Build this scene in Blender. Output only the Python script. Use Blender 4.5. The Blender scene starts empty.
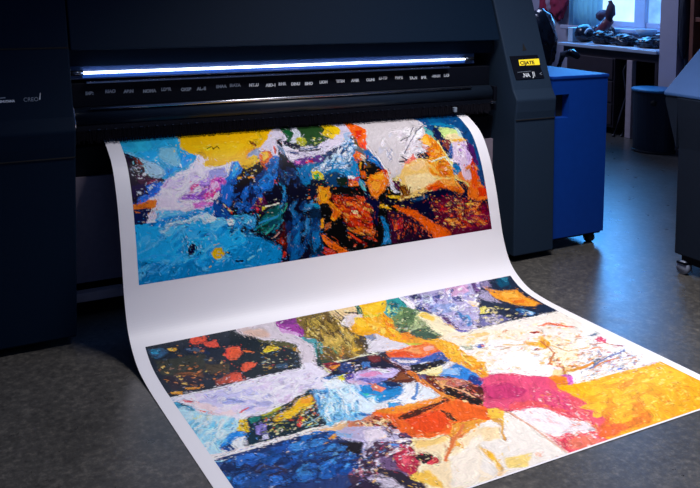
import bpy, bmesh, math, random
import numpy as np
from mathutils import Vector, Matrix
random.seed(4)
SC = bpy.context.scene
COL = SC.collection
R = math.radians

# ------------------------------------------------------------------ materials
def mat(name, col, rough=.5, metal=0, noise=0, nscale=30, spec=.5, bump=0, emit=None, estr=0, coat=0):
    m = bpy.data.materials.new(name); m.use_nodes = True
    nt = m.node_tree; b = nt.nodes['Principled BSDF']
    b.inputs['Base Color'].default_value = (*col, 1)
    b.inputs['Roughness'].default_value = rough
    b.inputs['Metallic'].default_value = metal
    b.inputs['Specular IOR Level'].default_value = spec
    b.inputs['Coat Weight'].default_value = coat
    if emit:
        b.inputs['Emission Color'].default_value = (*emit, 1)
        b.inputs['Emission Strength'].default_value = estr
    if noise or bump:
        tc = nt.nodes.new('ShaderNodeTexCoord')
        n = nt.nodes.new('ShaderNodeTexNoise'); n.inputs['Scale'].default_value = nscale
        n.inputs['Detail'].default_value = 5
        nt.links.new(tc.outputs['Object'], n.inputs['Vector'])
        if noise:
            mx = nt.nodes.new('ShaderNodeMix'); mx.data_type = 'RGBA'
            mx.inputs[6].default_value = (*[max(0, c*(1-noise)) for c in col], 1)
            mx.inputs[7].default_value = (*[min(1, c*(1+noise)) for c in col], 1)
            nt.links.new(n.outputs['Fac'], mx.inputs[0])
            nt.links.new(mx.outputs[2], b.inputs['Base Color'])
        if bump:
            bp = nt.nodes.new('ShaderNodeBump'); bp.inputs['Strength'].default_value = bump
            bp.inputs['Distance'].default_value = .004
            nt.links.new(n.outputs['Fac'], bp.inputs['Height'])
            nt.links.new(bp.outputs['Normal'], b.inputs['Normal'])
    return m

M = {}
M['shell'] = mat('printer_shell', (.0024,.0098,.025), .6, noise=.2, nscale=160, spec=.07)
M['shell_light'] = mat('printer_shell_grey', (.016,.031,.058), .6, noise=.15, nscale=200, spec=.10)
M['black'] = mat('black_plastic', (.0035,.0048,.010), .5, noise=.3, nscale=60, spec=.12)
M['roller'] = mat('roller_rubber', (.009,.016,.030), .35, noise=.2, nscale=40, spec=.35)
M['seam'] = mat('seam_black', (.003,.003,.004), .8)
M['bristle'] = mat('bristle', (.0035,.003,.007), .6, noise=.8, nscale=140, spec=.12)
M['rail'] = mat('dark_metal', (.10,.12,.16), .22, metal=.9, noise=.15, nscale=8)
M['silver'] = mat('silver_metal', (.55,.55,.60), .25, metal=1, noise=.2, nscale=50)
M['brown'] = mat('brown_panel', (.24,.20,.26), .6, noise=.2, nscale=40)
M['bar'] = mat('grey_bar', (.45,.36,.38), .5, noise=.2, nscale=30)
M['led'] = mat('lamp_tube', (.8,.85,1), .3, emit=(.60,.74,1), estr=9)
M['tube_blue'] = mat('lamp_glass_blue', (.05,.12,.5), .15, emit=(.05,.20,.85), estr=.35)
M['diffuser'] = mat('lamp_housing', (.03,.06,.16), .25, noise=.2, nscale=20)
M['glyph'] = mat('glyph_white', (.70,.75,.85), .5, noise=.3, nscale=90)
M['glyph_grey'] = mat('glyph_grey', (.24,.29,.36), .5, noise=.4, nscale=90)
M['display'] = mat('display_yellow', (.8,.6,.02), .4, emit=(1,.72,.03), estr=.55, noise=.1, nscale=60)
M['ink'] = mat('display_ink', (.02,.016,.004), .6)
M['blue'] = mat('blue_steel', (.003,.044,.30), .5, noise=.12, nscale=25, spec=.2)
M['rubber'] = mat('caster_rubber', (.012,.012,.015), .6)
M['caster'] = mat('caster_grey', (.22,.25,.34), .4)
M['mach_top_lit'] = mat('machine_top_lit', (.03,.085,.24), .5, noise=.1, nscale=20)  # bluish light on the sloping face is painted into the base colour
M['mach'] = mat('machine_side', (.007,.012,.024), .6, noise=.2, nscale=60, spec=.15)
M['desk'] = mat('desk_laminate', (.36,.42,.52), .35, noise=.12, nscale=12)
M['wood_dark'] = mat('dark_wood', (.030,.020,.026), .5, noise=.35, nscale=14)
M['wood_brown'] = mat('shelf_wood', (.22,.075,.045), .5, noise=.35, nscale=16)
M['wood_in'] = mat('shelf_back', (.07,.04,.05), .6, noise=.3, nscale=16)
M['bin'] = mat('bin_plastic', (.006,.014,.028), .45, noise=.2, nscale=30)
M['bin_lid_lit'] = mat('bin_lid_lit', (.02,.17,.38), .35, noise=.1, nscale=20)  # blue light falling on the lid is put into this colour
M['wall'] = mat('wall_paint', (.42,.40,.50), .8, noise=.08, nscale=9, bump=.1)
M['frame'] = mat('window_frame', (.48,.50,.62), .45, noise=.08, nscale=20)
M['curtain'] = mat('curtain_cloth', (.45,.62,.90), .8, noise=.1, nscale=12)
_b=M['curtain'].node_tree; _t=_b.nodes.new('ShaderNodeBsdfTranslucent'); _t.inputs['Color'].default_value=(.55,.85,1,1); _m=_b.nodes.new('ShaderNodeMixShader'); _m.inputs[0].default_value=.85
_b.links.new(_b.nodes['Principled BSDF'].outputs[0],_m.inputs[1]); _b.links.new(_t.outputs[0],_m.inputs[2]); _b.links.new(_m.outputs[0],_b.nodes['Material Output'].inputs['Surface'])
M['coat'] = mat('coat_cloth', (.010,.014,.030), .8, noise=.4, nscale=30, bump=.4)
M['red'] = mat('red_cloth', (.30,.02,.06), .8, noise=.5, nscale=14, bump=.5)
M['pink'] = mat('pink_cloth', (.45,.30,.38), .8, noise=.3, nscale=14, bump=.4)
M['dkred'] = mat('oxblood_leather', (.16,.035,.05), .35, noise=.4, nscale=18, bump=.3)
M['gloss_black'] = mat('glossy_black', (.008,.012,.025), .22, noise=.4, nscale=25, bump=.5)
M['teal'] = mat('teal_highlight', (.16,.50,.58), .3, noise=.3, nscale=20, bump=.4)
M['pale'] = mat('pale_plastic', (.45,.62,.75), .3, noise=.1, nscale=20)
M['paperwhite'] = mat('paper_white', (.68,.74,.82), .6, noise=.05, nscale=20)
M['cable'] = mat('cable', (.03,.03,.045), .4)
M['cap'] = mat('cap_cloth', (.05,.02,.04), .8, noise=.4, nscale=30)
M['chrome'] = mat('chrome', (.6,.7,.8), .2, metal=1, noise=.1, nscale=30)

# ------------------------------------------------------------------ mesh builder (world coordinates)
class MB:
    def __init__(s): s.bm = bmesh.new()
    def box(s, x0,x1,y0,y1,z0,z1, rot=None):
        g = bmesh.ops.create_cube(s.bm, size=1)['verts']
        c = Vector(((x0+x1)/2,(y0+y1)/2,(z0+z1)/2))
        for v in g:
            p = Vector((v.co.x*(x1-x0), v.co.y*(y1-y0), v.co.z*(z1-z0)))
            if rot: p = rot @ p
            v.co = p + c
        return s
    def prism(s, prof, lo, hi, axis='x'):
        # closed profile in the plane across the axis: (y,z) for x, (x,z) for y, (x,y) for z
        def P(a,b,t): return (t,a,b) if axis=='x' else (a,t,b) if axis=='y' else (a,b,t)
        A = [s.bm.verts.new(P(a,b,lo)) for a,b in prof]; B = [s.bm.verts.new(P(a,b,hi)) for a,b in prof]
        n = len(prof)
        for i in range(n): s.bm.faces.new((A[i],A[(i+1)%n],B[(i+1)%n],B[i]))
        s.bm.faces.new(A[::-1]); s.bm.faces.new(B)
        return s
    def tube(s, pts, r, n=10, cap=True):
        pts = [Vector(p) for p in pts]; rr = r if isinstance(r,(list,tuple)) else [r]*len(pts)
        rings = []; up = Vector((0,0,1))
        for i,p in enumerate(pts):
            d = (pts[min(i+1,len(pts)-1)]-pts[max(i-1,0)]).normalized()
            a = d.cross(up) if abs(d.z)<.95 else d.cross(Vector((1,0,0))); a.normalize(); b = d.cross(a)
            rings.append([s.bm.verts.new(p+(a*math.cos(2*math.pi*k/n)+b*math.sin(2*math.pi*k/n))*rr[i]) for k in range(n)])
        for A,B in zip(rings,rings[1:]):
            for k in range(n): s.bm.faces.new((A[k],A[(k+1)%n],B[(k+1)%n],B[k]))
        if cap: s.bm.faces.new(rings[0][::-1]); s.bm.faces.new(rings[-1])
        return s
    def lathe(s, c, prof, n=28):
        rings = [[s.bm.verts.new((c[0]+r*math.cos(2*math.pi*k/n), c[1]+r*math.sin(2*math.pi*k/n), c[2]+z)) for k in range(n)] for r,z in prof]
        for A,B in zip(rings,rings[1:]):
            for k in range(n): s.bm.faces.new((A[k],A[(k+1)%n],B[(k+1)%n],B[k]))
        s.bm.faces.new(rings[0][::-1]); s.bm.faces.new(rings[-1])
        return s
    def blob(s, c, r, rot=None, amp=.15, freq=3, seed=0, flat=None, sub=4):
        g = bmesh.ops.create_icosphere(s.bm, subdivisions=sub, radius=1)['verts']
        from mathutils import noise as N
        for v in g:
            d = v.co.normalized()
            k = 1+amp*N.noise(d*freq+Vector((seed*7.1,seed*3.3,0)))+amp*.5*N.noise(d*freq*2.7+Vector((0,seed*5.1,2)))
            p = Vector((d.x*r[0]*k, d.y*r[1]*k, d.z*r[2]*k))
            if flat is not None and p.z < -r[2]*flat: p.z = -r[2]*flat
            if rot: p = rot @ p
            v.co = p + Vector(c)
        return s
    def build(s, name, m, parent=None, bevel=0, smooth=False, seg=2):
        bmesh.ops.recalc_face_normals(s.bm, faces=s.bm.faces)
        me = bpy.data.meshes.new(name); o = bpy.data.objects.new(name, me); COL.objects.link(o)
        root = parent
        while root and root.parent: root = root.parent
        if root: off = Vector(root.location)
        else:
            lo = [min(v.co[i] for v in s.bm.verts) for i in range(3)]; hi = [max(v.co[i] for v in s.bm.verts) for i in range(3)]
            off = Vector(((lo[0]+hi[0])/2,(lo[1]+hi[1])/2,lo[2])); o.location = off
        for v in s.bm.verts: v.co -= off
        s.bm.to_mesh(me); s.bm.free()
        me.materials.append(M[m] if isinstance(m,str) else m)
        if smooth:
            for p in me.polygons: p.use_smooth = True
        if parent: o.parent = parent
        if bevel:
            b = o.modifiers.new('bevel','BEVEL'); b.width = bevel; b.segments = seg; b.limit_method = 'ANGLE'; b.angle_limit = R(35)
        return o

def thing(name, label, cat, loc, group=None):
    o = bpy.data.objects.new(name, None); COL.objects.link(o); o.location = loc
    o.empty_display_size = .1
    return tag(o, label, cat, group)
def tag(o, label, cat, group=None):
    o['label'] = label; o['category'] = cat
    if group: o['group'] = group
    return o
def struct(o): o['kind'] = 'structure'; return o
def text_mesh(name, body, size, m, parent, origin, xdir, updir, squeeze=1, bold=0):
    # lettering as real raised mesh: origin = lower left corner
    cu = bpy.data.curves.new(name,'FONT'); cu.body = body; cu.size = size; cu.extrude = .0004; cu.offset = bold
    t = bpy.data.objects.new(name+'_tmp', cu); COL.objects.link(t)
    me = bpy.data.meshes.new_from_object(t.evaluated_get(bpy.context.evaluated_depsgraph_get()))
    bpy.data.objects.remove(t); bpy.data.curves.remove(cu)
    xd, ud = Vector(xdir).normalized(), Vector(updir).normalized(); nd = xd.cross(ud)
    root = parent
    while root.parent: root = root.parent
    for v in me.vertices:
        c = v.co.copy(); v.co = Vector(origin)+xd*c.x*squeeze+ud*c.y+nd*(c.z)-Vector(root.location)
    me.materials.clear(); me.materials.append(M[m])
    o = bpy.data.objects.new(name, me); COL.objects.link(o); o.parent = parent
    return o

# ------------------------------------------------------------------ the room
def floor_material():
    m = bpy.data.materials.new('speckled_floor'); m.use_nodes = True; nt = m.node_tree; L = nt.links
    b = nt.nodes['Principled BSDF']; N = nt.nodes.new
    tc = N('ShaderNodeTexCoord')
    def noise(scale, det=4, rough=.6):
        n = N('ShaderNodeTexNoise'); n.inputs['Scale'].default_value = scale; n.inputs['Detail'].default_value = det
        n.inputs['Roughness'].default_value = rough; L.new(tc.outputs['Object'], n.inputs['Vector']); return n
    def ramp(src, stops):
        r = N('ShaderNodeValToRGB'); e = r.color_ramp.elements
        e[0].position, e[0].color = stops[0][0], (*stops[0][1],1); e[1].position, e[1].color = stops[-1][0], (*stops[-1][1],1)
        for p,c in stops[1:-1]: k = e.new(p); k.color = (*c,1)
        L.new(src, r.inputs[0]); return r
    base = ramp(noise(55,6,.75).outputs['Fac'], [(.30,(.034,.032,.031)),(.52,(.074,.070,.065)),(.72,(.165,.15,.13))])
    big = ramp(noise(3.0,3).outputs['Fac'], [(.3,(.75,.75,.75)),(.7,(1.15,1.15,1.15))])
    mx = N('ShaderNodeMix'); mx.data_type='RGBA'; mx.blend_type='MULTIPLY'; mx.inputs[0].default_value=1
    L.new(base.outputs[0], mx.inputs[6]); L.new(big.outputs[0], mx.inputs[7])
    vo = N('ShaderNodeTexVoronoi'); vo.inputs['Scale'].default_value = 95; L.new(tc.outputs['Object'], vo.inputs['Vector'])
    sp = ramp(vo.outputs['Distance'], [(.08,(1,1,1)),(.20,(0,0,0))])
    m2 = N('ShaderNodeMix'); m2.data_type='RGBA'; L.new(mx.outputs[2], m2.inputs[6]); m2.inputs[7].default_value=(.17,.16,.14,1)
    mu = N('ShaderNodeMath'); mu.operation='MULTIPLY'; L.new(sp.outputs[0], mu.inputs[0])
    g = ramp(noise(20,2).outputs['Fac'], [(.5,(0,0,0)),(.75,(.8,.8,.8))]); L.new(g.outputs[0], mu.inputs[1])
    L.new(mu.outputs[0], m2.inputs[0]); L.new(m2.outputs[2], b.inputs['Base Color'])
    rg = ramp(noise(14,4).outputs['Fac'], [(.3,(.27,)*3),(.7,(.33,)*3)]); L.new(rg.outputs[0], b.inputs['Roughness'])
    bp = N('ShaderNodeBump'); bp.inputs['Strength'].default_value=.03; bp.inputs['Distance'].default_value=.002
    L.new(noise(40,5).outputs['Fac'], bp.inputs['Height']); L.new(bp.outputs[0], b.inputs['Normal'])
    b.inputs['Specular IOR Level'].default_value = .55
    return m
M['floor'] = floor_material()
XW = 6.15                      # wall with the window
struct(MB().box(-3.2,XW+.15,-2.2,8.15,-.10,0).build('floor','floor'))
wy0, wy1, wz0, wz1 = 5.27, 6.46, .895, 2.25
w = MB().box(XW,XW+.15,-2.2,wy0,0,3.0).box(XW,XW+.15,wy1,8.15,0,3.0).box(XW,XW+.15,wy0,wy1,0,wz0).box(XW,XW+.15,wy0,wy1,wz1,3.0)
struct(w.build('wall_right','wall'))
struct(MB().box(5.50,XW,4.605,4.775,0,3.0).build('wall_pillar','wall'))
struct(MB().box(-3.2,XW,8.0,8.15,0,3.0).build('wall_back','wall'))
struct(MB().box(-3.35,-3.2,-2.2,8.15,0,3.0).build('wall_left','wall'))
def pane_material(name, c0, c1, st, sc):
    m = bpy.data.materials.new(name); m.use_nodes=True; nt=m.node_tree; b=nt.nodes['Principled BSDF']
    tc=nt.nodes.new('ShaderNodeTexCoord'); n=nt.nodes.new('ShaderNodeTexNoise'); n.inputs['Scale'].default_value=sc; n.inputs['Detail'].default_value=4
    nt.links.new(tc.outputs['Object'],n.inputs['Vector'])
    r=nt.nodes.new('ShaderNodeValToRGB'); r.color_ramp.elements[0].position=.35; r.color_ramp.elements[1].position=.62
    r.color_ramp.elements[0].color=(*c0,1); r.color_ramp.elements[1].color=(*c1,1)
    nt.links.new(n.outputs['Fac'],r.inputs[0]); nt.links.new(r.outputs[0],b.inputs['Emission Color'])
    b.inputs['Emission Strength'].default_value=st; b.inputs['Base Color'].default_value=(.3,.4,.5,1); b.inputs['Roughness'].default_value=.15
    return m
M['pane_bright'] = pane_material('bright_frosted_pane',(.40,.68,1.0),(.62,.86,1.0),1.25,2.0)
M['pane_blue'] = pane_material('blue_view_pane',(.07,.24,.62),(.22,.50,1.0),.95,7.0)
win = struct(thing('window_1','', '', (XW+.07,(wy0+wy1)/2,wz0)))
del win['label'], win['category']
f = MB().box(XW+.03,XW+.11,wy0,wy0+.05,wz0,wz1).box(XW+.03,XW+.11,wy1-.05,wy1,wz0,wz1)
f.box(XW+.03,XW+.11,wy0+.05,wy1-.05,wz0,wz0+.05).box(XW+.03,XW+.11,wy0+.05,wy1-.05,wz1-.05,wz1).box(XW+.015,XW+.115,5.53,5.66,wz0,wz1)
f.build('window_frame','frame',win,bevel=.006)
MB().box(XW+.06,XW+.075,5.66,wy1-.05,wz0+.05,wz1-.05).build('pane','pane_bright',win)
MB().box(XW+.06,XW+.075,wy0+.05,5.53,wz0+.05,wz1-.05).build('pane','pane_blue',win)
MB().box(XW-.10,XW+.03,wy0-.06,wy1+.06,wz0-.05,wz0-.012).build('window_sill','frame',win,bevel=.008)
struct(MB().box(XW-.018,XW,-2.2,8,.0,.09).build('baseboard_right','wood_dark',bevel=.004))

# ------------------------------------------------------------------ back corner: desk, chair, clutter
XD = 5.50; ZD = .757
d = thing('desk','long dark desk with a pale top standing under the window','desk',(5.8,5.32,0))
MB().box(XD-.02,6.10,4.785,5.93,ZD-.03,ZD).build('desktop','desk',d,bevel=.006)
MB().box(XD+.03,6.08,4.81,5.90,ZD-.10,ZD-.03).build('apron','wood_dark',d)
p = MB().box(XD+.02,6.05,5.26,5.84,.06,ZD-.10).build('drawer_pedestal','wood_dark',d,bevel=.004)
for i in range(3):
    z=.085+i*.195
    q=MB().box(XD+.008,XD+.02,5.275,5.825,z,z+.18).build('drawer','wood_dark',p,bevel=.004)
MB().box(XD+.01,XD+.06,5.06,5.12,0,ZD-.10).build('leg','bar',d,bevel=.004)
MB().box(XD+.03,6.05,4.81,4.84,0,ZD-.10).build('side_panel','wood_dark',d)
MB().box(XD+.08,6.05,5.78,5.83,0,.06).build('plinth','wood_dark',d)
MB().box(6.03,6.05,4.84,5.26,.10,ZD-.10).build('back_panel','wood_dark',d)

# loose sheets along the desk front
random.seed(3)
sheets=[(4.82,5.10,.005,'white paper sheet at the right end of the desk top'),(5.10,5.42,-.02,'white paper sheet on the desk above the kneehole'),(5.48,5.72,.06,'white paper sheet at the left end of the desk top')]
for a,b,dx,lb in sheets:
    o=MB().box(XD+.0+dx,XD+.20+dx,a,b,ZD+.001,ZD+.004,).build('paper_sheet','paperwhite'); tag(o,lb,'paper','papers on the desk')

# chair, its back to the printer
CX,CY=4.58,5.24
ch = thing('office_chair','black office chair with glossy armrests between printer and desk','chair',(CX,CY,0))
MB().blob((CX+.05,CY-.02,.82),(.13,.15,.26),amp=.12,seed=2).build('backrest','gloss_black',ch,smooth=True)
MB().blob((CX,CY,.50),(.25,.25,.055),amp=.04,seed=3).build('seat','gloss_black',ch,smooth=True)
MB().tube([(CX,CY,.10),(CX,CY,.47)],.028).build('column','chrome',ch,smooth=True)
for s in(-1,1):
    MB().tube([(CX+s*.22,CY-.02,.50),(CX+s*.25,CY-.04,.62),(CX+s*.25,CY-.08,.72),(CX+s*.24,CY-.20,.74),(CX+s*.23,CY-.27,.72)],[.016,.018,.026,.034,.024]).build('armrest','gloss_black',ch,smooth=True)
for k in range(5):
    a=k*2*math.pi/5+.3; e=(CX+.28*math.cos(a),CY+.28*math.sin(a))
    l=MB().tube([(CX,CY,.11),(*e,.075)],[.026,.016]).build('base_leg','gloss_black',ch,smooth=True)
    MB().tube([(e[0],e[1]-.012,.028),(e[0],e[1]+.012,.028)],.028).build('caster','rubber',l,smooth=True)
MB().tube([(CX,CY+.18,.5),(CX,CY+.20,.60),(CX,CY+.12,.74)],.022).build('back_bracket','chrome',ch,smooth=True)

o=MB().tube([(5.55,6.62+.0,0),(5.55,6.62,.4),(5.56,6.61,.85),(5.55,6.62,1.25)],[.10,.095,.10,.085],n=14).build('highlight_roll','teal',smooth=True)  # invented roll whose pale colour imitates cyan glints beside the chair
tag(o,'tall turquoise roll added as cyan highlights behind the office chair beside the printer','roll')

# garment on the wall
j=thing('jacket','dark red jacket hanging on the wall behind the office chair','jacket',(6.08,6.60,.9))
MB().blob((6.07,6.58,1.16),(.06,.13,.22),amp=.25,seed=5).build('body','red',j,smooth=True)
MB().blob((6.06,6.76,1.10),(.05,.06,.26),amp=.2,seed=6).build('sleeve','red',j,smooth=True)
MB().blob((6.05,6.66,1.16),(.06,.045,.16),amp=.2,seed=7).build('lining','pink',j,smooth=True)
MB().tube([(6.15,6.60,1.40),(6.07,6.60,1.40),(6.05,6.60,1.43)],.012).build('hook','chrome',j,smooth=True)
# curtain
def curtain(name,x,y0,y1,z0,z1,m,amp=.018,waves=7):
    b=MB(); n=64; bm=b.bm; rows=[]
    for th_ in (0,.004):
        rows.append([[bm.verts.new((x+th_+amp*math.sin(waves*2*math.pi*i/n),y0+(y1-y0)*i/n,z)) for i in range(n+1)] for z in(z0,z1)])
    for r in rows:
        for i in range(n): bm.faces.new((r[0][i],r[0][i+1],r[1][i+1],r[1][i]))
    A,B=rows
    for i in range(n):
        bm.faces.new((A[0][i],A[0][i+1],B[0][i+1],B[0][i])); bm.faces.new((A[1][i],A[1][i+1],B[1][i+1],B[1][i]))
    for i in(0,n): bm.faces.new((A[0][i],B[0][i],B[1][i],A[1][i]))
    return b.build(name,m,smooth=True)
tag(curtain('curtain',XW-.05,6.0,6.44,.80,2.4,'curtain'),'light blue curtain hanging at the left side of the window','curtain')

# things lying on the desk
def rotz(a): return Matrix.Rotation(R(a),3,'Z')
def roty(a): return Matrix.Rotation(R(a),3,'Y')
def rotx(a): return Matrix.Rotation(R(a),3,'X')
o=MB().blob((5.66,5.765,ZD+.085),(.10,.085,.085),amp=.06,seed=9,flat=.95).build('helmet','gloss_black',smooth=True)
tag(o,'black rounded helmet with a pale curved band on the desk','helmet')
b=MB()
b.tube([(5.645+.062*math.cos(t),5.705-.012*math.sin(t*.9),ZD+.045+.085*math.sin(t)) for t in np.linspace(0,2.6,14)],.011)
b.build('band','pale',o,smooth=True)
o=MB().box(5.60,5.72,5.862,5.925,ZD+.002,ZD+.135,).build('carton','pale',bevel=.006); tag(o,'small pale blue carton at the far left of the desk','box')
o=MB().blob((5.93,5.81,ZD+.245),(.07,.07,.055),amp=.08,seed=12).build('cap','cap',smooth=True); tag(o,'dark red cap on top of the black bag by the curtain','cap')
o=MB().blob((5.94,5.81,ZD+.09),(.085,.11,.09),amp=.15,seed=13,flat=.9).build('bag','gloss_black',smooth=True); tag(o,'shiny black bag under the dark red cap','bag')
bt=thing('boot','tall dark red boot with black top leaning on the desk heap','boot',(5.80,5.7,ZD))
MB().tube([(5.80,5.80,ZD+.045),(5.80,5.74,ZD+.085),(5.80,5.67,ZD+.15),(5.80,5.61,ZD+.215)],[.03,.045,.048,.045],n=14).build('foot','dkred',bt,smooth=True)
MB().tube([(5.80,5.63,ZD+.20),(5.80,5.60,ZD+.27),(5.80,5.595,ZD+.34),(5.80,5.61,ZD+.385)],[.048,.046,.035,.018],n=14).build('shaft','cap',bt,smooth=True)
heap=[((5.66,5.55,ZD+.06),(.10,.095,.065),14,'black glossy folded jacket below the red boot on the desk'),
      ((5.68,5.31,ZD+.05),(.10,.12,.055),15,'black glossy folded jacket on the desk between boot and blue bowl'),
      ((5.70,5.02,ZD+.045),(.12,.14,.05),16,'dark folded jacket at the right end of the desk')]
for c,r_,sd,lb in heap:
    o=MB().blob(c,r_,amp=.35,freq=2.6,seed=sd,flat=.85).build('folded_jacket','gloss_black',smooth=True); tag(o,lb,'jacket','folded jackets on the desk')
o=MB().lathe((5.95,5.32,ZD+.07),[(.03,0),(.075,.03),(.10,.075),(.092,.075),(.07,.038),(.005,.012)]).build('bowl','pale',smooth=True); tag(o,'pale blue bowl among the dark jackets in front of the window post','bowl')
o=MB().blob((5.95,5.32,ZD+.03),(.11,.11,.032),amp=.2,seed=21,flat=.9).build('folded_cloth','gloss_black',smooth=True); tag(o,'dark folded cloth under the pale blue bowl','cloth')
o=MB().lathe((5.95,5.08,ZD+.083),[(.02,0),(.07,.01),(.10,.022),(.10,.028),(.02,.02)]).build('dish','pale',smooth=True); tag(o,'flat pale dish on the dark clothes right of the blue bowl','dish')
o=MB().blob((5.95,5.08,ZD+.04),(.10,.08,.037),amp=.2,seed=22,flat=.9).build('folded_cloth','coat',smooth=True); tag(o,'dark folded cloth under the flat pale dish','cloth')

# cables in the kneehole
for k,(y,x) in enumerate(((5.20,5.60),(5.165,5.66))):
    pts=[(x,y,ZD-.12),(x-.02,y+.02,.55),(x-.01,y-.015,.35),(x-.05,y+.02,.15),(x-.08,y+.04,.012),(x-.16,y-.02,.010)]
    o=MB().tube(pts,.008,n=8).build('cable','cable',smooth=True)
    tag(o,['black cable hanging in the kneehole next to the drawers','black cable hanging in the kneehole next to the desk leg'][k],'cable','cables under the desk')

# bin
bn=thing('waste_bin','dark blue waste bin with a lid in blue-lit colour before the desk','bin',(5.27,4.60,0))
MB().lathe((5.27,4.60,0),[(.140,0),(.155,.02),(.157,.20),(.165,.44),(.168,.47)],n=36).build('body','bin',bn,smooth=False,bevel=.003)
MB().lathe((5.27,4.60,.47),[(.176,0),(.18,.010),(.176,.018),(.12,.024),(.01,.026)],n=36).build('lid','bin_lid_lit',bn,smooth=False)
MB().lathe((5.27,4.60,.0),[(.158,.0),(.162,.004),(.162,.016),(.150,.02)],n=36).build('foot_ring','rubber',bn)
hx=MB().tube([(5.27-.166*.79,4.60-.166*.62,.395),(5.27-.170*.79,4.60-.170*.62,.395)],.022,n=16).build('handle_hole','seam',bn,smooth=True)

# coat on the wall and the bookcase
ct=thing('coat','long dark coat hanging between the wall pillar and the bookcase','coat',(5.66,4.545,.45))
MB().blob((5.62,4.545,.95),(.10,.045,.52),amp=.12,seed=31).build('body','coat',ct,smooth=True)
MB().blob((5.52,4.555,1.02),(.045,.04,.30),amp=.12,seed=32).build('sleeve','coat',ct,smooth=True)
MB().tube([(5.62,4.61,1.44),(5.62,4.55,1.44),(5.62,4.54,1.46)],.009).build('hook','chrome',ct,smooth=True)
bk=thing('bookcase','reddish brown wooden bookcase at the right edge behind the dark machine','bookcase',(5.75,4.05,0))
MB().box(5.48,6.12,4.44,4.475,0,1.9).build('side_panel','wood_brown',bk,bevel=.003)
MB().box(5.48,6.12,3.60,3.635,0,1.9).build('side_panel','wood_brown',bk,bevel=.003)
MB().box(6.09,6.12,3.635,4.44,.02,1.88).build('back_panel','wood_in',bk)
for z in(.08,.55,1.01,1.45,1.86): MB().box(5.49,6.09,3.635,4.44,z,z+.035).build('shelf','wood_brown',bk,bevel=.003)
bx=thing('patterned_box','black and white patterned box on the upper bookcase shelf','box',(5.66,4.34,1.046))
MB().box(5.55,5.80,4.24,4.42,1.046,1.15).build('body','gloss_black',bx,bevel=.008)
for k in range(6):
    MB().tube([(5.548,4.26+k*.026,1.06+.012*(k%3)),(5.546,4.272+k*.026,1.09),(5.548,4.28+k*.023,1.13-.01*(k%2))],.0055,n=8).build('stripe','glyph',bx,smooth=True)

# ------------------------------------------------------------------ the wide-format printer
YF = 2.98                                  # front of its legs
def lean(z): return 2.995+.385*(z-.74)     # the raked upper front
PX0, PX1 = .594, 2.528
pr = thing('large_format_printer','black wide-format printer with a glowing light bar feeding out the painted sheet','printer',(1.57,3.4,0))
ZT = 1.42
def cabinet_prof():
    return [(YF,.028),(YF+.012,.660),(2.988,.690),(2.985,.745),(lean(.79),.79),(lean(ZT),ZT),(3.80,ZT),(3.80,.028)]
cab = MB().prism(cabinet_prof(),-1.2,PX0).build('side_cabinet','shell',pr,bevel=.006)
cab['label']='left side cabinet'
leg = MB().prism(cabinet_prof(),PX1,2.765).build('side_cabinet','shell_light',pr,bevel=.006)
leg['label']='grey right side cabinet with the control panel'
# seam lines of the left cabinet
MB().box(-1.2,PX0-.002,lean(1.022)-.0025,lean(1.022)+.002,1.019,1.025).build('seam','seam',cab)
MB().box(-1.2,PX0-.002,YF+.008,YF+.016,.652,.656).build('seam','seam',cab)
MB().box(PX1+.002,2.763,YF+.008,YF+.016,.652,.656).build('seam','seam',leg)
# feet
for x0,x1 in((-.6,-.2),(.38,.56)): MB().box(x0,x1,3.10,3.70,0,.03).build('foot','rubber',pr)
MB().box(2.57,2.74,3.10,3.70,0,.03).build('foot','rubber',pr)
# body behind
MB().box(PX0,PX1,3.26,3.78,.55,ZT).build('body','black',pr)
# hood
zb=1.012
hood=MB().prism([(lean(zb)+.004,zb),(lean(ZT)+.004,ZT),(lean(ZT)+.03,ZT),(lean(zb)+.06,zb)],PX0+.006,PX1-.008).build('front_cover','shell',pr,bevel=.004)
MB().box(PX0+.006,PX1-.008,3.155,3.26,.950,1.012).build('inner_panel','shell',pr)
# light bar
lb=MB().box(PX0+.01,2.42,3.165,3.25,.900,.950).build('light_bar','diffuser',pr,bevel=.004)
lb['label']='glowing blue-white light bar'
tb=MB().tube([(.652,3.155,.917),(2.352,3.155,.917)],.010,n=16).build('lamp_glass','tube_blue',lb,smooth=True)
MB().tube([(.652,3.147,.926),(1.5,3.147,.926),(2.352,3.147,.926)],[.0046,.0044,.0036],n=10).build('lamp_tube','led',tb,smooth=True)
MB().tube([(.60,3.155,.925),(.652,3.155,.925)],.010,n=10).build('end_cap','rail',lb,smooth=True)
MB().tube([(2.352,3.155,.925),(2.405,3.155,.925)],.009,n=10).build('end_cap','rail',lb,smooth=True)
MB().box(.66,2.26,3.130,3.165,.889,.894).build('metal_edge','silver',pr)
# carriage beam with its row of small white markings
beam=MB().box(PX0+.01,2.50,3.152,3.26,.80,.889).build('carriage_beam','black',pr,bevel=.003)
random.seed(11)
x=.66; words=['E4B:','RIAO','AB:N','NOMA','LD8R','OKEB','AL.-E','ENAA','IRATA','NT..U','AIID-1','II:HR','DINU','EIHO','LIOM','TITIN','AMIR','OUNI',':U-TD','BMBE','TA..N','IIBR','-MN:M','L:IO']
for i,wd in enumerate(words):
    t=text_mesh('marking',wd,.0160,'glyph' if i>8 else 'glyph_grey',beam,(x,3.1512,.846+.004*random.uniform(-1,1)),(1,0,0),(0,0,1),squeeze=1.0,bold=.0011)
    x+=.069+random.uniform(-.014,.014)
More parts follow.
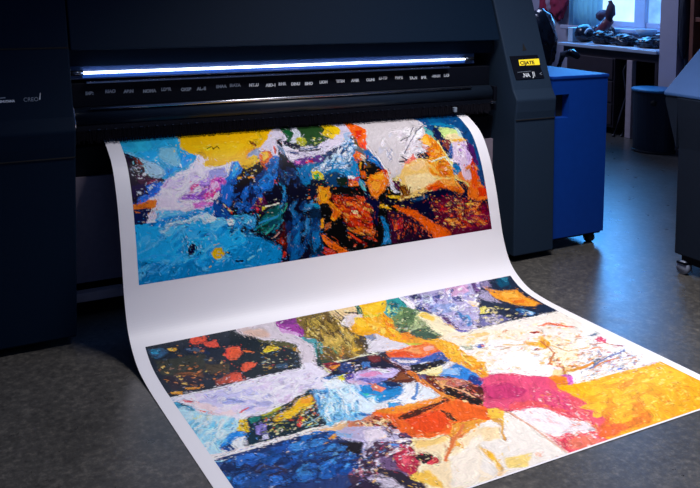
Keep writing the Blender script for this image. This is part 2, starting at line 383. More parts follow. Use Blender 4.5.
# front rail / roller
rl=MB().tube([(PX0+.012,3.135,.766),(2.48,3.135,.766)],.037,n=28).build('front_roller','roller',pr,smooth=True)
MB().tube([(.665,3.105,.800),(1.3,3.105,.800),(2.36,3.105,.800)],.0055,n=10).build('roller_highlight','silver',pr,smooth=True)  # silver rod added as the highlight line along the roller
MB().tube([(PX0+.002,3.12,.835),(PX0+.014,3.105,.80),(PX0+.02,3.10,.75),(PX0+.02,3.10,.725)],.004,n=8).build('bracket_wire','silver',pr,smooth=True)
MB().box(2.485,2.503,3.095,3.16,.735,.80).build('roller_bracket','black',pr,bevel=.003)
MB().box(2.465,2.49,3.085,3.10,.722,.733).build('clip','silver',pr,bevel=.002)
MB().box(2.255,2.27,3.085,3.10,.694,.716).build('clip','glyph_grey',pr,bevel=.002)
# bristle strip over the sheet
br=MB()
br.box(PX0+.01,2.505,3.104,3.26,.688,.740)
br.build('output_lip','black',pr)
bs=MB(); random.seed(5)
for i in range(420):
    x=PX0+.02+i*(2.47-PX0-.02)/420+random.uniform(-.001,.001)
    l=random.uniform(.032,.047)
    bs.tube([(x,3.102,.722),(x+random.uniform(-.002,.002),3.092,.722-l)],.0016,n=4)
bsn=bs.build('bristle_strip','bristle',pr); bsn['kind']='stuff'
cl=MB(); random.seed(8)
for i in range(60):
    x=.66+i*.0305
    MB().box(x,x+random.uniform(.004,.014),3.108,3.122,.7235,.7275).build('rivet','glyph_grey',pr) if False else cl.box(x,x+random.uniform(.003,.012),3.097,3.105,.7235,.7268)
c=cl.build('rivet_row','rail',pr); c['kind']='stuff'
# platen and the panels below
MB().prism([(3.15,.655),(3.27,.672),(3.27,.54),(3.165,.54)],PX0,PX1).build('platen','black',pr,bevel=.004)
MB().box(PX0,PX1,3.15,3.17,.155,.545).build('rear_panel','brown',pr)
MB().box(PX0,PX1,3.085,3.125,.106,.139).build('crossbar','bar',pr,bevel=.003)
MB().box(PX0,PX1,3.40,3.42,.0,.16).build('kick_panel','black',pr)
# control panel on the raked face of the right leg
def onface(x,z,d=0):  # point on the raked face, d in front of it
    return Vector((x,lean(z),z))+Vector((0,-.933,.36)).normalized()*d
fx,fu=(1,0,0),Vector((0,.385,1)).normalized()
def plate(name,pts,d0,d1,m,parent,bevel=0):
    b=MB(); A=[b.bm.verts.new(onface(x,z,d0)) for x,z in pts]; B=[b.bm.verts.new(onface(x,z,d1)) for x,z in pts]; n=len(pts)
    for i in range(n): b.bm.faces.new((A[i],A[(i+1)%n],B[(i+1)%n],B[i]))
    b.bm.faces.new(A[::-1]); b.bm.faces.new(B)
    return b.build(name,m,parent,bevel=bevel)
cp=plate('control_panel',[(2.549,.938),(2.715,.940),(2.720,.893),(2.716,.885),(2.726,.835),(2.5575,.833),(2.553,.868)],-.001,.0035,'black',leg)
dp=plate('display',[(2.595,.920),(2.7165,.9225),(2.7145,.8945),(2.593,.8945)],.0035,.0055,'display',cp)
text_mesh('display_text','CIJATE',.0235,'ink',dp,onface(2.598,.8985,.0058),fx,fu,squeeze=1.22,bold=.0008)
plate('panel_rim',[(2.573,.866),(2.655,.869),(2.655,.8675),(2.573,.8645)],.0035,.0048,'glyph_grey',cp)
plate('panel_rim',[(2.585,.8365),(2.712,.8385),(2.712,.8375),(2.585,.835)],.0035,.0048,'rail',cp)
text_mesh('marking','.NA',.026,'glyph',cp,onface(2.598,.843,.0045),fx,fu,bold=.0008)
text_mesh('marking','JI',.032,'glyph',cp,onface(2.657,.844,.0045),fx,fu,bold=.0005)
text_mesh('marking','<',.028,'glyph_grey',cp,onface(2.700,.845,.0045),fx,fu)
plate('triangle_mark',[(2.646,.996),(2.634,.960),(2.6585,.9645)],-.0005,.0012,'seam',leg)
# the two small marks on the left cabinet
text_mesh('emblem','ENUTANA',.0105,'glyph',cab,onface(.357,.8485,.0006),fx,Vector((.1,.385,1)),squeeze=.95,bold=.0007)
plate('emblem',[(.358,.8645),(.376,.8655),(.376,.862),(.358,.861)],0,.0012,'glyph_grey',cab)
text_mesh('emblem','CREO',.0195,'glyph_grey',cab,onface(.432,.848,.0006),fx,fu,squeeze=.95)
plate('emblem',[(.4825,.852),(.4865,.852),(.4885,.874),(.4865,.874)],0,.0012,'glyph',cab)

# ------------------------------------------------------------------ blue cabinet on casters beside the printer
bc=thing('rolling_cabinet','blue metal cabinet on casters right of the printer','cabinet',(2.95,3.35,0))
bd=MB()
x0,x1,y0,y1,z0,z1=2.778,3.135,3.03,3.70,.060,.824
hx0,hx1,hz0,hz1=2.80,2.885,.640,.752
bd.prism([(x0,z0),(x1,z0),(x1,z1),(x0,z1)],y0+.05,y1,'y')
bd.box(x0,x1,y0,y0+.05,z0,hz0); bd.box(x0,x1,y0,y0+.05,hz1,z1); bd.box(x0,hx0,y0,y0+.05,hz0,hz1); bd.box(hx1,x1,y0,y0+.05,hz0,hz1)
bd.build('body','blue',bc)
MB().box(hx0,hx1,y0+.046,y0+.052,hz0,hz1).build('handle_recess','seam',bc)
MB().box(x0-.004,x1+.006,y0-.006,y1+.004,z1,z1+.016).build('top_panel','blue',bc,bevel=.004)
MB().box(x0,x1,y0+.02,y1,.045,z0).build('base_frame','black',bc)
for cx_,cy_ in((2.82,3.09),(3.085,3.075),(2.82,3.64),(3.09,3.64)):
    k=MB().tube([(cx_-.014,cy_,.026),(cx_+.014,cy_,.026)],.026,n=18).build('caster','rubber',bc,smooth=True)
    MB().box(cx_-.02,cx_+.02,cy_-.02,cy_+.02,.045,.054).build('fork','blue',k,bevel=.002)

# ------------------------------------------------------------------ dark machine at the right edge
mc=thing('cutting_machine','dark machine with a sloping top in blue-lit colour at the right edge of the picture','machine',(3.5,2.3,0))
xs,yb=3.085,2.60
MB().prism([(xs+.01,.085),(xs+.01,.56),(xs-.005,.70),(xs-.012,.785),(xs+.9,.785),(xs+.9,.085)],1.45,yb-.035,'y').build('body','mach',mc,bevel=.006)
MB().prism([(xs-.012,.787),(xs-.012,.800),(xs+.30,1.06),(xs+.9,1.06),(xs+.9,.787)],1.44,yb+.035,'y').build('sloping_top','mach_top_lit',mc,bevel=.004)
MB().prism([(yb-.036,.56),(yb+.03,.76),(yb+.03,.785),(yb-.036,.785)],xs-.005,xs+.88).build('flared_side','mach',mc)
MB().box(xs+.03,xs+.88,1.5,yb-.06,.05,.085).build('base_frame','black',mc)
for cx_,cy_ in((xs+.03,yb-.075),(xs+.045,1.55),(xs+.8,yb-.075),(xs+.8,1.55)):
    k=MB().tube([(cx_-.016,cy_,.030),(cx_+.016,cy_,.030)],.030,n=18).build('caster','caster',mc,smooth=True)
    MB().box(cx_-.022,cx_+.022,cy_-.025,cy_+.025,.046,.056).build('fork','black',k,bevel=.002)

# ------------------------------------------------------------------ the printed sheet
SX, SW = .7184, 1.6205
PROF=[(3.27,.690),(3.19,.690),(3.125,.679),(3.06,.652),(2.99,.602),(2.93,.506),(2.885,.384),(2.856,.280),(2.829,.187),(2.789,.105),(2.738,.057),(2.66,.020),(2.56,.006),(2.44,.0025),(2.2,.0015),(1.9,.0015),(1.659,.0015)]
def catmull(P,n=40):
    P=np.array(P); out=[]
    for i in range(len(P)-1):
        a,b,c,d=P[max(i-1,0)],P[i],P[i+1],P[min(i+2,len(P)-1)]
        for k in range(n):
            t=k/n; out.append(.5*(2*b+(c-a)*t+(2*a-5*b+4*c-d)*t*t+(3*b-a-3*c+d)*t**3))
    return np.array(out+[P[-1]])
PR=catmull(PROF); SS=np.r_[0,np.cumsum(np.hypot(*np.diff(PR,axis=0).T))]; SL=SS[-1]
TN=np.gradient(PR,axis=0); TN/=np.linalg.norm(TN,axis=1)[:,None]
NM=np.stack([TN[:,1],-TN[:,0]],1)            # faces the viewer / upward
def surf(u,s,d=0.0):
    y=np.interp(s,SS,PR[:,0]); z=np.interp(s,SS,PR[:,1]); ny=np.interp(s,SS,NM[:,0]); nz=np.interp(s,SS,NM[:,1])
    # a gentle lift of the side edges where the sheet lies on the floor
    return np.stack([SX+u+0*y, y+ny*d, z+nz*d],-1)
def grid_mesh(name,us,ss,d,m,parent=None,colors=None,loc=Vector((0,0,0)),thick=None):
    U,S_=np.meshgrid(us,ss); V=surf(U,S_,d).reshape(-1,3)
    ny,nx=len(ss),len(us); i=np.arange(ny*nx).reshape(ny,nx)
    F=np.stack([i[:-1,:-1],i[1:,:-1],i[1:,1:],i[:-1,1:]],-1).reshape(-1,4)
    if thick is not None:
        V2=surf(U,S_,thick).reshape(-1,3); n0=len(V); V=np.r_[V,V2]
        G=F[:,::-1]+n0
        ring=np.r_[i[0,:],i[1:,-1],i[-1,-2::-1],i[-2:0:-1,0]]; rn=np.roll(ring,-1)
        F=np.r_[F,G,np.stack([ring,rn,rn+n0,ring+n0],-1)]
    me=bpy.data.meshes.new(name); V=V-np.array(loc)
    me.vertices.add(len(V)); me.vertices.foreach_set('co',V.astype(np.float32).ravel())
    me.loops.add(F.size); me.loops.foreach_set('vertex_index',F.astype(np.int32).ravel())
    me.polygons.add(len(F)); me.polygons.foreach_set('loop_start',np.arange(0,F.size,4,dtype=np.int32)); me.polygons.foreach_set('loop_total',np.full(len(F),4,np.int32))
    me.polygons.foreach_set('use_smooth',np.full(len(F),thick is None))
    me.update(calc_edges=True)
    if colors is not None:
        a=me.color_attributes.new('paint','FLOAT_COLOR','POINT'); a.data.foreach_set('color',np.c_[colors,np.ones(len(colors))].astype(np.float32).ravel())
    me.materials.append(m); o=bpy.data.objects.new(name,me); COL.objects.link(o); o.location=(0,0,0) if parent else loc
    if parent: o.parent=parent
    return o
M['sheet']=mat('print_paper',(.84,.82,.86),.45,noise=.015,nscale=6)
SLOC=Vector((SX+SW/2,2.2,0))
sheet=grid_mesh('printed_sheet',np.linspace(0,SW,12),np.r_[np.linspace(0,.5,40),np.linspace(.51,1.3,90),np.linspace(1.32,SL,12)],.0003,M['sheet'],loc=SLOC,thick=-.0003)
tag(sheet,'wide white paper sheet with colourful abstract prints curling from the printer onto the floor','print')

ART='''p 0/134/198 6.5 41,633 470,597 792,679 458,720 48,727
p 23/175/240 6.5 52,533 286,528 469,615 273,666 62,636
p 34/163/215 6.5 60,211 256,215 285,247 304,279 285,315 214,353 170,359 100,263
p 45/185/223 6.5 58,219 112,209 159,215 142,238 81,253
p 125/194/220 6.5 182,226 247,226 241,272 247,317 206,307 171,271
p 160/203/229 6.5 98,270 146,289 181,328 172,349 151,352 101,308
p 103/189/233 4.3 61,227 85,238 106,281 91,279 67,248
p 1/152/239 6.5 254,263 304,279 269,313 182,355 172,349 182,322 241,317
p 36/176/241 6.5 105,241 173,241 167,291 146,292 125,266
p 211/232/241 2.2 152,273 161,284 154,289
p 219/237/241 2.2 241,308 248,314 240,323
p 26/8/40 4.3 59,239 98,270 108,314 82,329 115,348 176,360 136,382 110,385 107,405 69,426 52,424
p 68/25/57 6.5 81,334 145,357 170,362 131,379 101,379 78,361
p 142/28/79 4.3 129,361 155,358 132,372 100,381
p 19/0/19 4.3 63,266 91,282 81,306 100,314 72,328
p 124/39/27 4.3 82,264 101,280 106,309 90,313 83,294
p 30/9/65 4.3 56,374 106,374 107,405 55,420
p 29/114/235 6.5 110,385 164,369 154,405 126,423 104,429 64,425 107,408
p 201/215/241 2.2 110,387 137,376 138,385 119,396
p 216/227/241 2.2 70,396 85,398 86,411 74,404
d 231/230/241,214/223/241 24 3.7,2.0 -1.0,2.0 63,266 109,320 104,353 63,354
p 233/223/241 8.7 169,367 271,331 314,284 342,283 347,306 317,318 390,340 384,376 327,386 253,446 109,430 154,405
p 235/227/241 6.5 185,366 270,337 326,331 308,368 244,399 178,413 159,406
p 221/204/241 4.3 225,418 308,368 328,376 256,421
p 218/204/241 4.3 330,337 390,343 384,376 328,376
d 216/199/241,237/233/241,225/213/241 30 7.6,-3.3 1.4,3.5 170,365 314,335 293,394 162,422
p 147/74/194 6.5 218,433 256,421 299,426 345,410 342,431 296,451 217,442
p 241/44/139 6.5 259,406 271,391 305,387 292,401 268,415
p 234/56/161 6.5 309,427 349,421 349,383 384,376 381,392 353,426 318,444
p 167/128/228 6.5 299,389 329,370 353,362 347,394 301,410
d 241/174/208,241/30/122,133/64/190,239/227/241,161/142/238 34 5.6,-2.9 1.3,2.5 259,401 386,365 374,434 254,437
p 241/186/0 4.3 259,215 425,214 390,340 327,325 349,297 342,283 328,271 301,272 264,245
p 215/165/31 4.3 308,265 337,261 351,291 338,299 328,282
p 241/195/10 6.5 308,225 420,231 406,277 334,253
p 191/138/6 2.2 371,242 406,238 405,258 377,258
s 103/76/0 3.0 363,249 383,239 384,255 400,238 406,256
p 241/183/0 4.3 385,209 548,212 607,214 588,251 557,271 501,300 480,340 450,320 407,333 351,333
p 241/159/0 6.5 507,281 559,264 529,303 498,312
p 241/193/13 6.5 391,227 471,229 519,243 463,290 390,308 371,293
p 210/168/0 4.3 558,217 601,214 575,254 550,255
p 129/69/0 3.3 539,219 562,256 546,267 536,245
p 147/161/192 4.3 501,300 551,271 574,273 545,311 522,309
p 211/202/220 4.3 553,282 602,244 668,217 715,223 664,243 634,313 609,317 606,284
p 228/223/237 4.3 351,336 407,333 448,317 458,332 437,353 411,373 342,383
p 166/166/231 4.3 349,345 411,339 411,373 343,377
p 241/188/13 4.3 489,324 537,297 545,311 519,344 489,353
p 241/197/32 2.2 529,303 548,302 540,319 521,327
p 9/0/9 6.5 448,382 493,359 539,334 581,356 550,393 508,400 497,435 435,429
p 226/98/0 4.3 560,300 594,286 602,310 574,361 561,368 555,342
p 241/182/43 4.3 569,297 593,290 591,315 564,331
p 217/34/7 3.3 558,354 582,341 574,364 558,371
p 241/191/54 2.2 448,382 469,382 464,390 450,389
p 241/142/34 2.2 491,387 512,380 510,389 492,392
p 0/120/215 6.5 444,319 467,321 464,362 443,382 435,429 374,423 402,389 417,368
p 47/171/241 4.3 431,353 458,321 463,350 437,381
p 0/81/173 4.3 396,394 443,382 434,419 397,421
p 222/91/185 6.5 342,383 382,376 401,394 374,423 336,419
p 241/180/224 4.3 339,404 368,391 370,413 347,420
p 159/19/166 3.3 363,388 387,379 391,390 373,399
p 0/100/192 6.5 495,409 521,428 569,389 596,322 616,311 629,331 602,398 571,443 502,436
p 11/131/215 4.3 556,393 593,334 610,335 594,380 565,411
p 0/37/125 4.3 529,413 563,388 565,411 538,430
p 0/0/25 6.5 634,313 659,309 692,373 703,408 706,457 577,444 608,398
p 9/136/185 3.3 629,384 654,380 640,418 612,447 612,427
p 0/52/110 3.3 654,380 661,404 651,425 643,419
p 0/0/26 4.3 655,233 676,227 650,281 662,322 647,333 630,306
p 88/122/161 3.3 637,265 652,259 661,303 648,308
p 188/61/35 2.2 624,264 633,280 621,306 617,299
p 213/205/221 4.3 670,244 718,281 778,287 764,332 701,338 675,341 659,309
p 0/3/40 3.3 673,235 701,260 777,291 774,301 708,291 673,269
p 21/40/102 2.2 663,297 699,300 738,314 706,317
p 198/201/213 3.3 712,231 755,218 764,228 723,250 702,256
p 7/86/40 3.3 698,220 725,215 713,245 693,247
p 165/157/18 3.3 736,234 786,222 784,257 752,274 731,263
p 221/197/30 3.3 750,231 779,230 771,256 753,254
p 102/32/134 4.3 681,342 701,335 764,332 757,361 696,355
p 204/102/172 3.3 694,340 725,340 715,354 697,352
p 219/3/49 3.3 742,345 762,341 757,361 745,360
p 18/18/85 4.3 689,361 758,358 754,373 699,370
p 6/133/187 4.3 698,376 754,373 741,434 714,448
d 241/217/94,233/233/241,228/63/23,44/134/202 26 3.8,1.0 -0.7,1.7 450,372 591,339 681,428 458,427
p 32/68/29 4.3 758,223 859,212 881,238 823,281 773,280 741,265
p 219/179/3 4.3 857,216 920,209 937,216 887,252 868,236
p 173/173/18 4.3 756,227 777,239 770,264 737,276
d 212/220/196,228/212/91,7/51/18,180/188/75 22 4.7,0.5 -1.2,2.9 794,227 909,218 851,276 777,269
p 204/196/216 6.5 848,268 979,211 979,240 933,285 866,306 792,319 719,331 735,279 807,290
p 215/203/219 4.3 873,254 944,245 920,284 857,295
s 0/7/49 4.8 728,300 777,304 817,298
s 42/75/118 4.2 732,290 767,295 807,290
p 85/29/124 6.5 719,334 784,324 819,334 806,357 748,363 713,357
p 219/6/57 4.3 736,350 766,344 777,360 748,366
p 0/39/85 6.5 815,327 881,301 933,285 975,248 977,310 937,351 882,340 814,352
p 32/117/171 6.5 910,310 963,247 975,296 954,340 911,330
p 154/179/210 4.3 952,227 982,221 964,273 933,285
p 6/121/178 8.7 711,366 814,352 898,329 958,347 960,389 965,425 912,426 859,403 801,409 744,381
p 132/174/213 6.5 875,363 931,350 945,370 925,398 890,383
d 202/214/234,107/163/210,0/39/90,225/231/241 36 6.4,-2.5 0.8,2.6 841,304 988,250 946,394 869,387
p 0/56/100 6.5 801,409 860,398 888,418 905,431 899,458 805,448
p 5/31/17 4.3 854,426 906,425 899,458 855,453
p 0/107/171 4.3 708,377 744,381 740,431 696,437
p 218/194/17 4.3 749,387 786,388 807,410 789,436 764,434
p 31/148/74 4.3 758,405 783,404 790,431 764,434
p 234/90/0 4.3 998,209 1062,211 1043,256 1001,299 991,290 988,250
p 218/39/0 4.3 1012,215 1046,214 1017,262 994,268
p 233/57/2 4.3 999,288 1037,284 1030,311 1002,316
p 84/68/17 3.3 986,240 994,283 993,301 978,289
p 82/90/98 4.3 968,316 1016,313 1017,352 973,342
p 231/84/0 3.3 953,343 978,326 1000,341 990,365 960,365
p 233/122/17 2.2 963,341 981,336 983,352 966,354
p 209/193/169 3.3 989,343 1009,345 1002,369 988,371
p 0/89/161 4.3 1008,326 1033,322 1060,368 1075,412 1049,410 1012,370
p 15/123/192 4.3 1022,337 1046,367 1060,393 1036,378
p 0/0/1 4.3 971,372 1018,371 1075,412 1083,437 1043,433 999,452 962,437
p 216/153/0 2.2 975,370 984,374 973,402 967,402
p 89/56/2 3.3 991,374 1017,377 1024,401 997,399
p 207/83/0 4.3 969,408 993,416 995,440 969,437
p 229/112/0 4.3 1010,430 1095,414 1085,477 983,466
p 237/152/16 4.3 1017,430 1072,424 1070,465 1023,466
p 191/38/1 3.3 1061,414 1094,417 1083,437
p 49/121/160 4.3 949,435 973,449 976,466 951,463
p 216/223/231 3.3 906,422 933,422 934,445 915,443
p 184/16/16 3.3 903,436 956,436 954,447 909,444
p 231/105/16 3.3 905,444 947,447 947,463 906,458
p 202/194/196 4.3 1067,207 1239,211 1144,472 1106,457 1095,414 1069,381 1033,322 1025,308
s 161/161/176 2.4 1113,329 1130,362 1111,379
s 153/160/184 2.4 1141,328 1110,360 1126,374
d 193/193/209,228/220/226 14 10.0,-7.5 2.6,3.4 1072,232 1222,229 1162,371 1078,351
p 72/0/55 3.3 1099,456 1141,454 1142,482 1102,478
p 228/213/151 4.3 1107,451 1153,432 1145,466 1117,469
p 201/193/195 4.3 1213,208 1363,205 1336,265 1285,293 1290,315 1325,338 1282,379 1240,375 1214,367 1141,379
s 38/47/64 2.4 1300,223 1251,274 1197,296
s 56/64/89 2.4 1347,218 1287,260 1232,316 1194,352
s 47/56/73 2.4 1278,292 1299,294
p 0/65/119 6.5 1363,205 1497,209 1541,239 1552,337 1562,449 1564,504 1519,499 1505,380 1495,263 1447,229 1402,254 1350,239
p 4/114/159 6.5 1360,209 1451,209 1512,236 1508,282 1477,243 1425,227
p 80/167/160 4.3 1354,219 1366,250 1363,300 1336,265
p 16/130/112 4.3 1355,284 1391,302 1390,323 1370,300
p 190/213/127 4.3 1419,236 1486,253 1508,282 1489,304 1420,290 1411,264
p 228/205/151 4.3 1431,283 1501,281 1516,313 1504,323 1451,322 1420,305
p 227/166/55 4.3 1442,307 1517,310 1526,325 1464,326
p 174/205/205 4.3 1499,245 1515,256 1512,305 1493,296
p 0/14/59 4.3 1397,224 1407,245 1414,339 1411,391 1400,402 1387,350 1370,285
p 29/87/165 3.3 1428,340 1455,329 1426,392 1411,391
p 114/48/46 3.3 1410,311 1438,306 1430,347 1408,355 1397,334
p 210/187/210 6.5 1451,322 1519,324 1541,389 1532,446 1469,452 1442,413 1424,398
p 187/156/202 6.5 1507,333 1538,376 1526,439 1487,442
p 224/211/224 4.3 1460,336 1497,339 1484,397 1448,394
d 157/110/180,218/203/226,226/218/226,203/134/164 30 2.0,5.7 -3.5,1.2 1455,329 1525,328 1532,446 1450,438
p 71/15/87 4.3 1525,328 1547,350 1550,435 1532,446 1529,401 1512,361
p 229/136/0 4.3 1289,293 1340,270 1359,292 1373,329 1390,363 1396,389 1315,392 1307,369 1332,338 1297,315
p 221/112/0 4.3 1335,312 1380,329 1356,354 1332,338
p 238/175/38 4.3 1292,293 1336,278 1335,312 1304,316
s 231/220/135 3.6 1378,315 1390,363 1416,423
p 30/136/175 4.3 1266,339 1290,335 1277,372 1258,364
p 4/16/46 4.3 1281,360 1304,356 1309,388 1254,377 1239,356
p 221/104/88 4.3 1183,377 1239,356 1239,379 1205,397 1180,389
s 28/16/38 3.6 1173,363 1196,381 1158,390
p 228/182/104 6.5 1157,423 1223,386 1294,387 1305,425 1264,445 1213,452 1136,451
p 232/193/135 4.3 1194,414 1279,391 1287,411 1231,436
p 226/144/15 6.5 1264,445 1312,426 1310,407 1373,394 1413,435 1408,488 1223,470
p 226/113/0 4.3 1321,420 1375,413 1388,445 1321,451
p 234/188/54 4.3 1136,451 1234,454 1332,464 1401,487 1134,461
p 195/62/0 4.3 1374,444 1419,442 1413,466 1377,462
s 219/227/196 4.2 1312,401 1390,386 1415,429
p 0/94/149 4.3 1416,423 1455,420 1454,451 1420,466
p 216/117/47 6.5 1428,467 1505,431 1537,427 1553,485 1542,501 1423,490
p 216/62/0 4.3 1509,444 1532,446 1552,491 1519,499
p 186/26/0 4.3 1529,401 1535,434 1521,457 1512,432
d 234/196/87,188/54/0,241/241/241,54/15/54 20 5.5,0.5 -0.5,2.2 1316,363 1426,392 1402,483 1205,457
p 241/120/26 4.3 55,450 80,449 114,440 134,436 126,454 99,461 67,454
p 241/113/36 3.3 109,430 135,433 127,442 107,443
p 8/22/79 4.3 60,463 99,458 111,469 90,485 64,486 56,472
p 235/222/241 6.5 135,433 329,454 305,478 236,483 170,476 122,489 103,481 132,458
p 230/115/211 6.5 266,460 302,451 328,461 284,482 271,477
p 1/138/218 6.5 114,507 168,495 235,490 326,480 352,497 302,504 206,512 139,523
p 176/217/241 6.5 137,542 178,522 254,511 324,500 315,515 232,525 177,541 142,562
p 99/191/241 6.5 124,470 236,483 291,483 201,499 128,496
d 209/231/241,225/237/241,95/193/241 40 3.6,-1.5 0.8,1.7 110,481 324,493 321,526 136,554
d 218/233/241,184/221/241 26 0.3,3.1 -1.5,0.1 210,538 351,510 340,613 209,627
p 0/65/146 4.3 338,495 361,478 406,476 402,509 351,510
p 0/0/55 4.3 236,609 252,598 266,616 252,637 234,637
p 0/17/64 2.2 275,633 282,631 279,642
p 241/191/0 4.3 317,639 329,626 346,625 357,622 359,638 369,649 353,663 329,663 316,649
p 241/204/67 2.2 335,632 349,629 345,643
p 0/27/59 3.3 369,640 388,645 387,652 369,649
p 224/241/241 2.2 339,668 349,667 345,677
s 80/184/241 3.0 61,607 100,594 148,562
s 64/177/241 3.0 126,678 181,649 223,629
s 46/170/241 3.6 65,632 111,620 156,626
s 0/116/186 3.0 120,671 148,657
d 51/180/241,0/133/200,76/184/241 60 7.1,-2.8 1.6,3.3 61,520 232,522 377,676 217,698 55,692
p 0/0/27 6.5 375,416 415,408 773,445 772,495 745,708 581,709 590,657 518,618 451,574 426,518 367,475
p 17/107/208 6.5 377,404 426,415 427,458 404,485 369,464
p 12/110/202 6.5 498,417 583,425 573,443 532,451 507,442
p 2/0/39 6.5 432,422 497,423 512,449 450,479 416,493
p 0/46/113 4.3 434,501 482,476 518,456 494,489 458,515
p 14/129/199 6.5 406,521 501,532 493,573 464,578 429,547
p 56/173/225 4.3 412,522 464,522 500,544 484,566 441,549
p 82/0/64 6.5 490,465 538,452 553,490 523,517 491,507
p 229/23/45 3.3 501,508 509,500 517,510 509,521
p 236/162/63 3.3 520,462 538,467 532,485 524,481
p 226/209/44 3.3 532,500 551,502 541,507 523,520
s 239/239/214 3.6 542,501 572,501 599,495
p 0/55/43 6.5 506,551 596,519 606,545 567,594 526,601 502,580
p 0/72/72 4.3 543,513 613,497 608,533 559,545
s 11/126/132 4.2 490,579 537,561 572,547
s 43/164/147 4.2 533,602 554,587 569,571
s 35/139/190 7.2 512,557 552,550 586,542
p 33/160/127 4.3 609,496 633,499 623,522 610,539 603,520
p 8/127/184 4.3 623,429 636,431 627,492 617,491
p 68/4/4 6.5 597,562 635,585 619,673 594,658 576,631 599,604
p 159/33/4 4.3 570,630 597,622 608,647 594,655
p 222/33/0 3.3 596,670 608,677 603,695 589,696
p 219/161/145 2.2 557,623 587,597 589,603 564,621
p 0/91/155 6.5 650,525 668,540 675,596 655,708 618,709 645,616
p 6/115/178 4.3 657,545 668,595 653,666 649,617
p 0/82/136 4.3 709,544 716,601 710,685 699,623
p 5/129/168 4.3 694,506 763,513 767,532 718,533
p 0/95/166 6.5 715,668 757,606 744,714 703,715
p 232/122/0 4.3 768,457 779,452 769,520 761,513
d 209/73/17,224/169/90,153/28/17 20 4.7,0.5 -0.3,2.0 730,453 771,457 764,501 723,496
d 241/176/43,241/233/166,234/49/27 9 5.1,3.6 -1.8,2.2 374,473 404,485 424,508 402,503
d 76/192/235,225/241/241,15/85/174 26 3.6,-2.1 1.1,1.6 401,515 501,538 484,572 410,545
s 0/10/47 4.8 409,682 434,684
s 118/204/222 4.8 453,683 474,674
d 93/198/241,0/95/155 22 4.8,-1.8 1.1,2.2 383,559 481,595 558,677 386,659
p 0/0/0 6.5 774,461 1188,485 1152,709 869,707 761,709 769,543
p 0/30/59 6.5 727,509 763,537 768,601 755,708 704,701
p 4/98/159 4.3 726,567 757,582 753,669 718,692
p 0/10/38 4.3 742,422 807,429 807,465 758,483 730,492
p 230/132/0 4.3 770,449 815,460 824,487 807,506 854,553 856,565 822,590 804,577 821,549 799,517 766,514
p 239/161/17 4.3 774,461 806,471 801,506 774,509
p 221/96/0 4.3 823,538 854,559 826,585 811,572
p 130/16/1 6.5 818,484 862,506 928,525 989,538 988,586 918,590 865,578 830,533
p 214/56/0 4.3 831,488 923,510 918,518 855,506
p 205/46/0 4.3 931,502 965,511 972,554 945,545
p 221/72/0 4.3 951,510 971,518 967,542 951,534
p 189/1/1 4.3 867,560 924,549 932,586 878,582
p 212/15/0 4.3 951,552 991,566 985,586 954,582
p 235/212/151 3.3 903,559 929,559 933,571 910,571
p 188/37/0 6.5 876,597 917,596 994,647 988,664 932,639 887,616
p 210/79/0 4.3 955,630 994,647 985,661 959,648
p 112/0/0 4.3 878,638 935,675 954,689 946,697 907,671
s 210/54/15 4.8 877,641 927,677
p 213/136/0 4.3 764,578 778,573 773,608 760,612
p 166/82/37 4.3 781,597 809,589 800,611 772,619
p 227/95/0 4.3 765,627 783,644 868,710 828,710 785,679 762,652
p 188/36/0 4.3 769,676 821,709 781,711 762,704
p 210/70/36 3.3 895,687 906,684 908,694 898,695
d 227/135/37,204/15/0,219/87/15,30/48/103,87/4/15 70 5.7,2.6 -1.3,2.3 831,485 1000,515 987,700 868,660
p 3/102/156 4.3 1030,591 1051,600 1059,643 1065,704 1022,701 1036,652
p 28/132/193 3.3 1036,652 1057,661 1055,697 1034,694
p 0/1/46 4.3 960,456 999,521 1033,531 1011,631 994,599 975,537
p 80/168/175 4.3 956,443 971,457 979,489 969,488 958,468
p 229/112/0 6.5 994,447 1082,456 1068,492 1019,529 995,502
p 237/151/37 4.3 1003,454 1053,459 1039,495 1010,498
p 212/212/228 4.3 1097,457 1115,459 1118,497 1138,511 1108,511 1094,488
p 71/4/55 4.3 1107,458 1146,469 1147,500 1118,497
p 227/196/134 6.5 1147,462 1192,467 1184,510 1155,501
p 226/165/0 4.3 1031,543 1064,556 1083,573 1055,570 1029,555
p 227/181/15 4.3 1072,514 1129,523 1134,533 1084,527
p 218/149/0 4.3 1110,545 1151,519 1180,528 1178,541
p 0/0/27 4.3 1055,527 1177,547 1175,559 1108,555 1052,545
p 225/96/0 4.3 1086,558 1122,559 1170,589 1168,604 1118,583
p 47/0/36 6.5 1062,571 1130,603 1166,613 1152,709 1065,704 1067,638
p 201/26/26 4.3 1106,618 1134,628 1123,651 1101,654
p 216/78/0 3.3 1086,634 1104,630 1101,654 1085,655
p 215/101/36 3.3 1097,669 1109,670 1104,694 1094,690
p 126/3/69 4.3 1121,669 1158,667 1153,706 1123,705
d 216/53/14,96/0/53,224/109/14,3/28/86 40 2.2,4.4 -2.5,0.8 1068,578 1168,601 1153,703 1073,699
p 229/187/102 6.5 1153,422 1417,446 1432,487 1325,509 1245,526 1129,544
p 234/207/149 6.5 1163,442 1299,448 1322,483 1272,503 1178,519
p 226/126/0 6.5 1287,434 1417,446 1411,472 1340,472 1297,455
p 216/94/0 6.5 1255,514 1281,495 1362,480 1460,509 1462,536 1422,538 1347,517
p 224/140/45 4.3 1330,484 1409,482 1441,521 1365,506
p 202/62/0 4.3 1262,515 1303,500 1348,511 1306,526
p 128/71/0 4.3 1140,484 1175,493 1177,525 1137,539
s 55/0/0 3.6 1139,490 1144,521
s 71/15/0 3.6 1162,486 1167,518
s 87/27/0 3.6 1186,495 1178,519
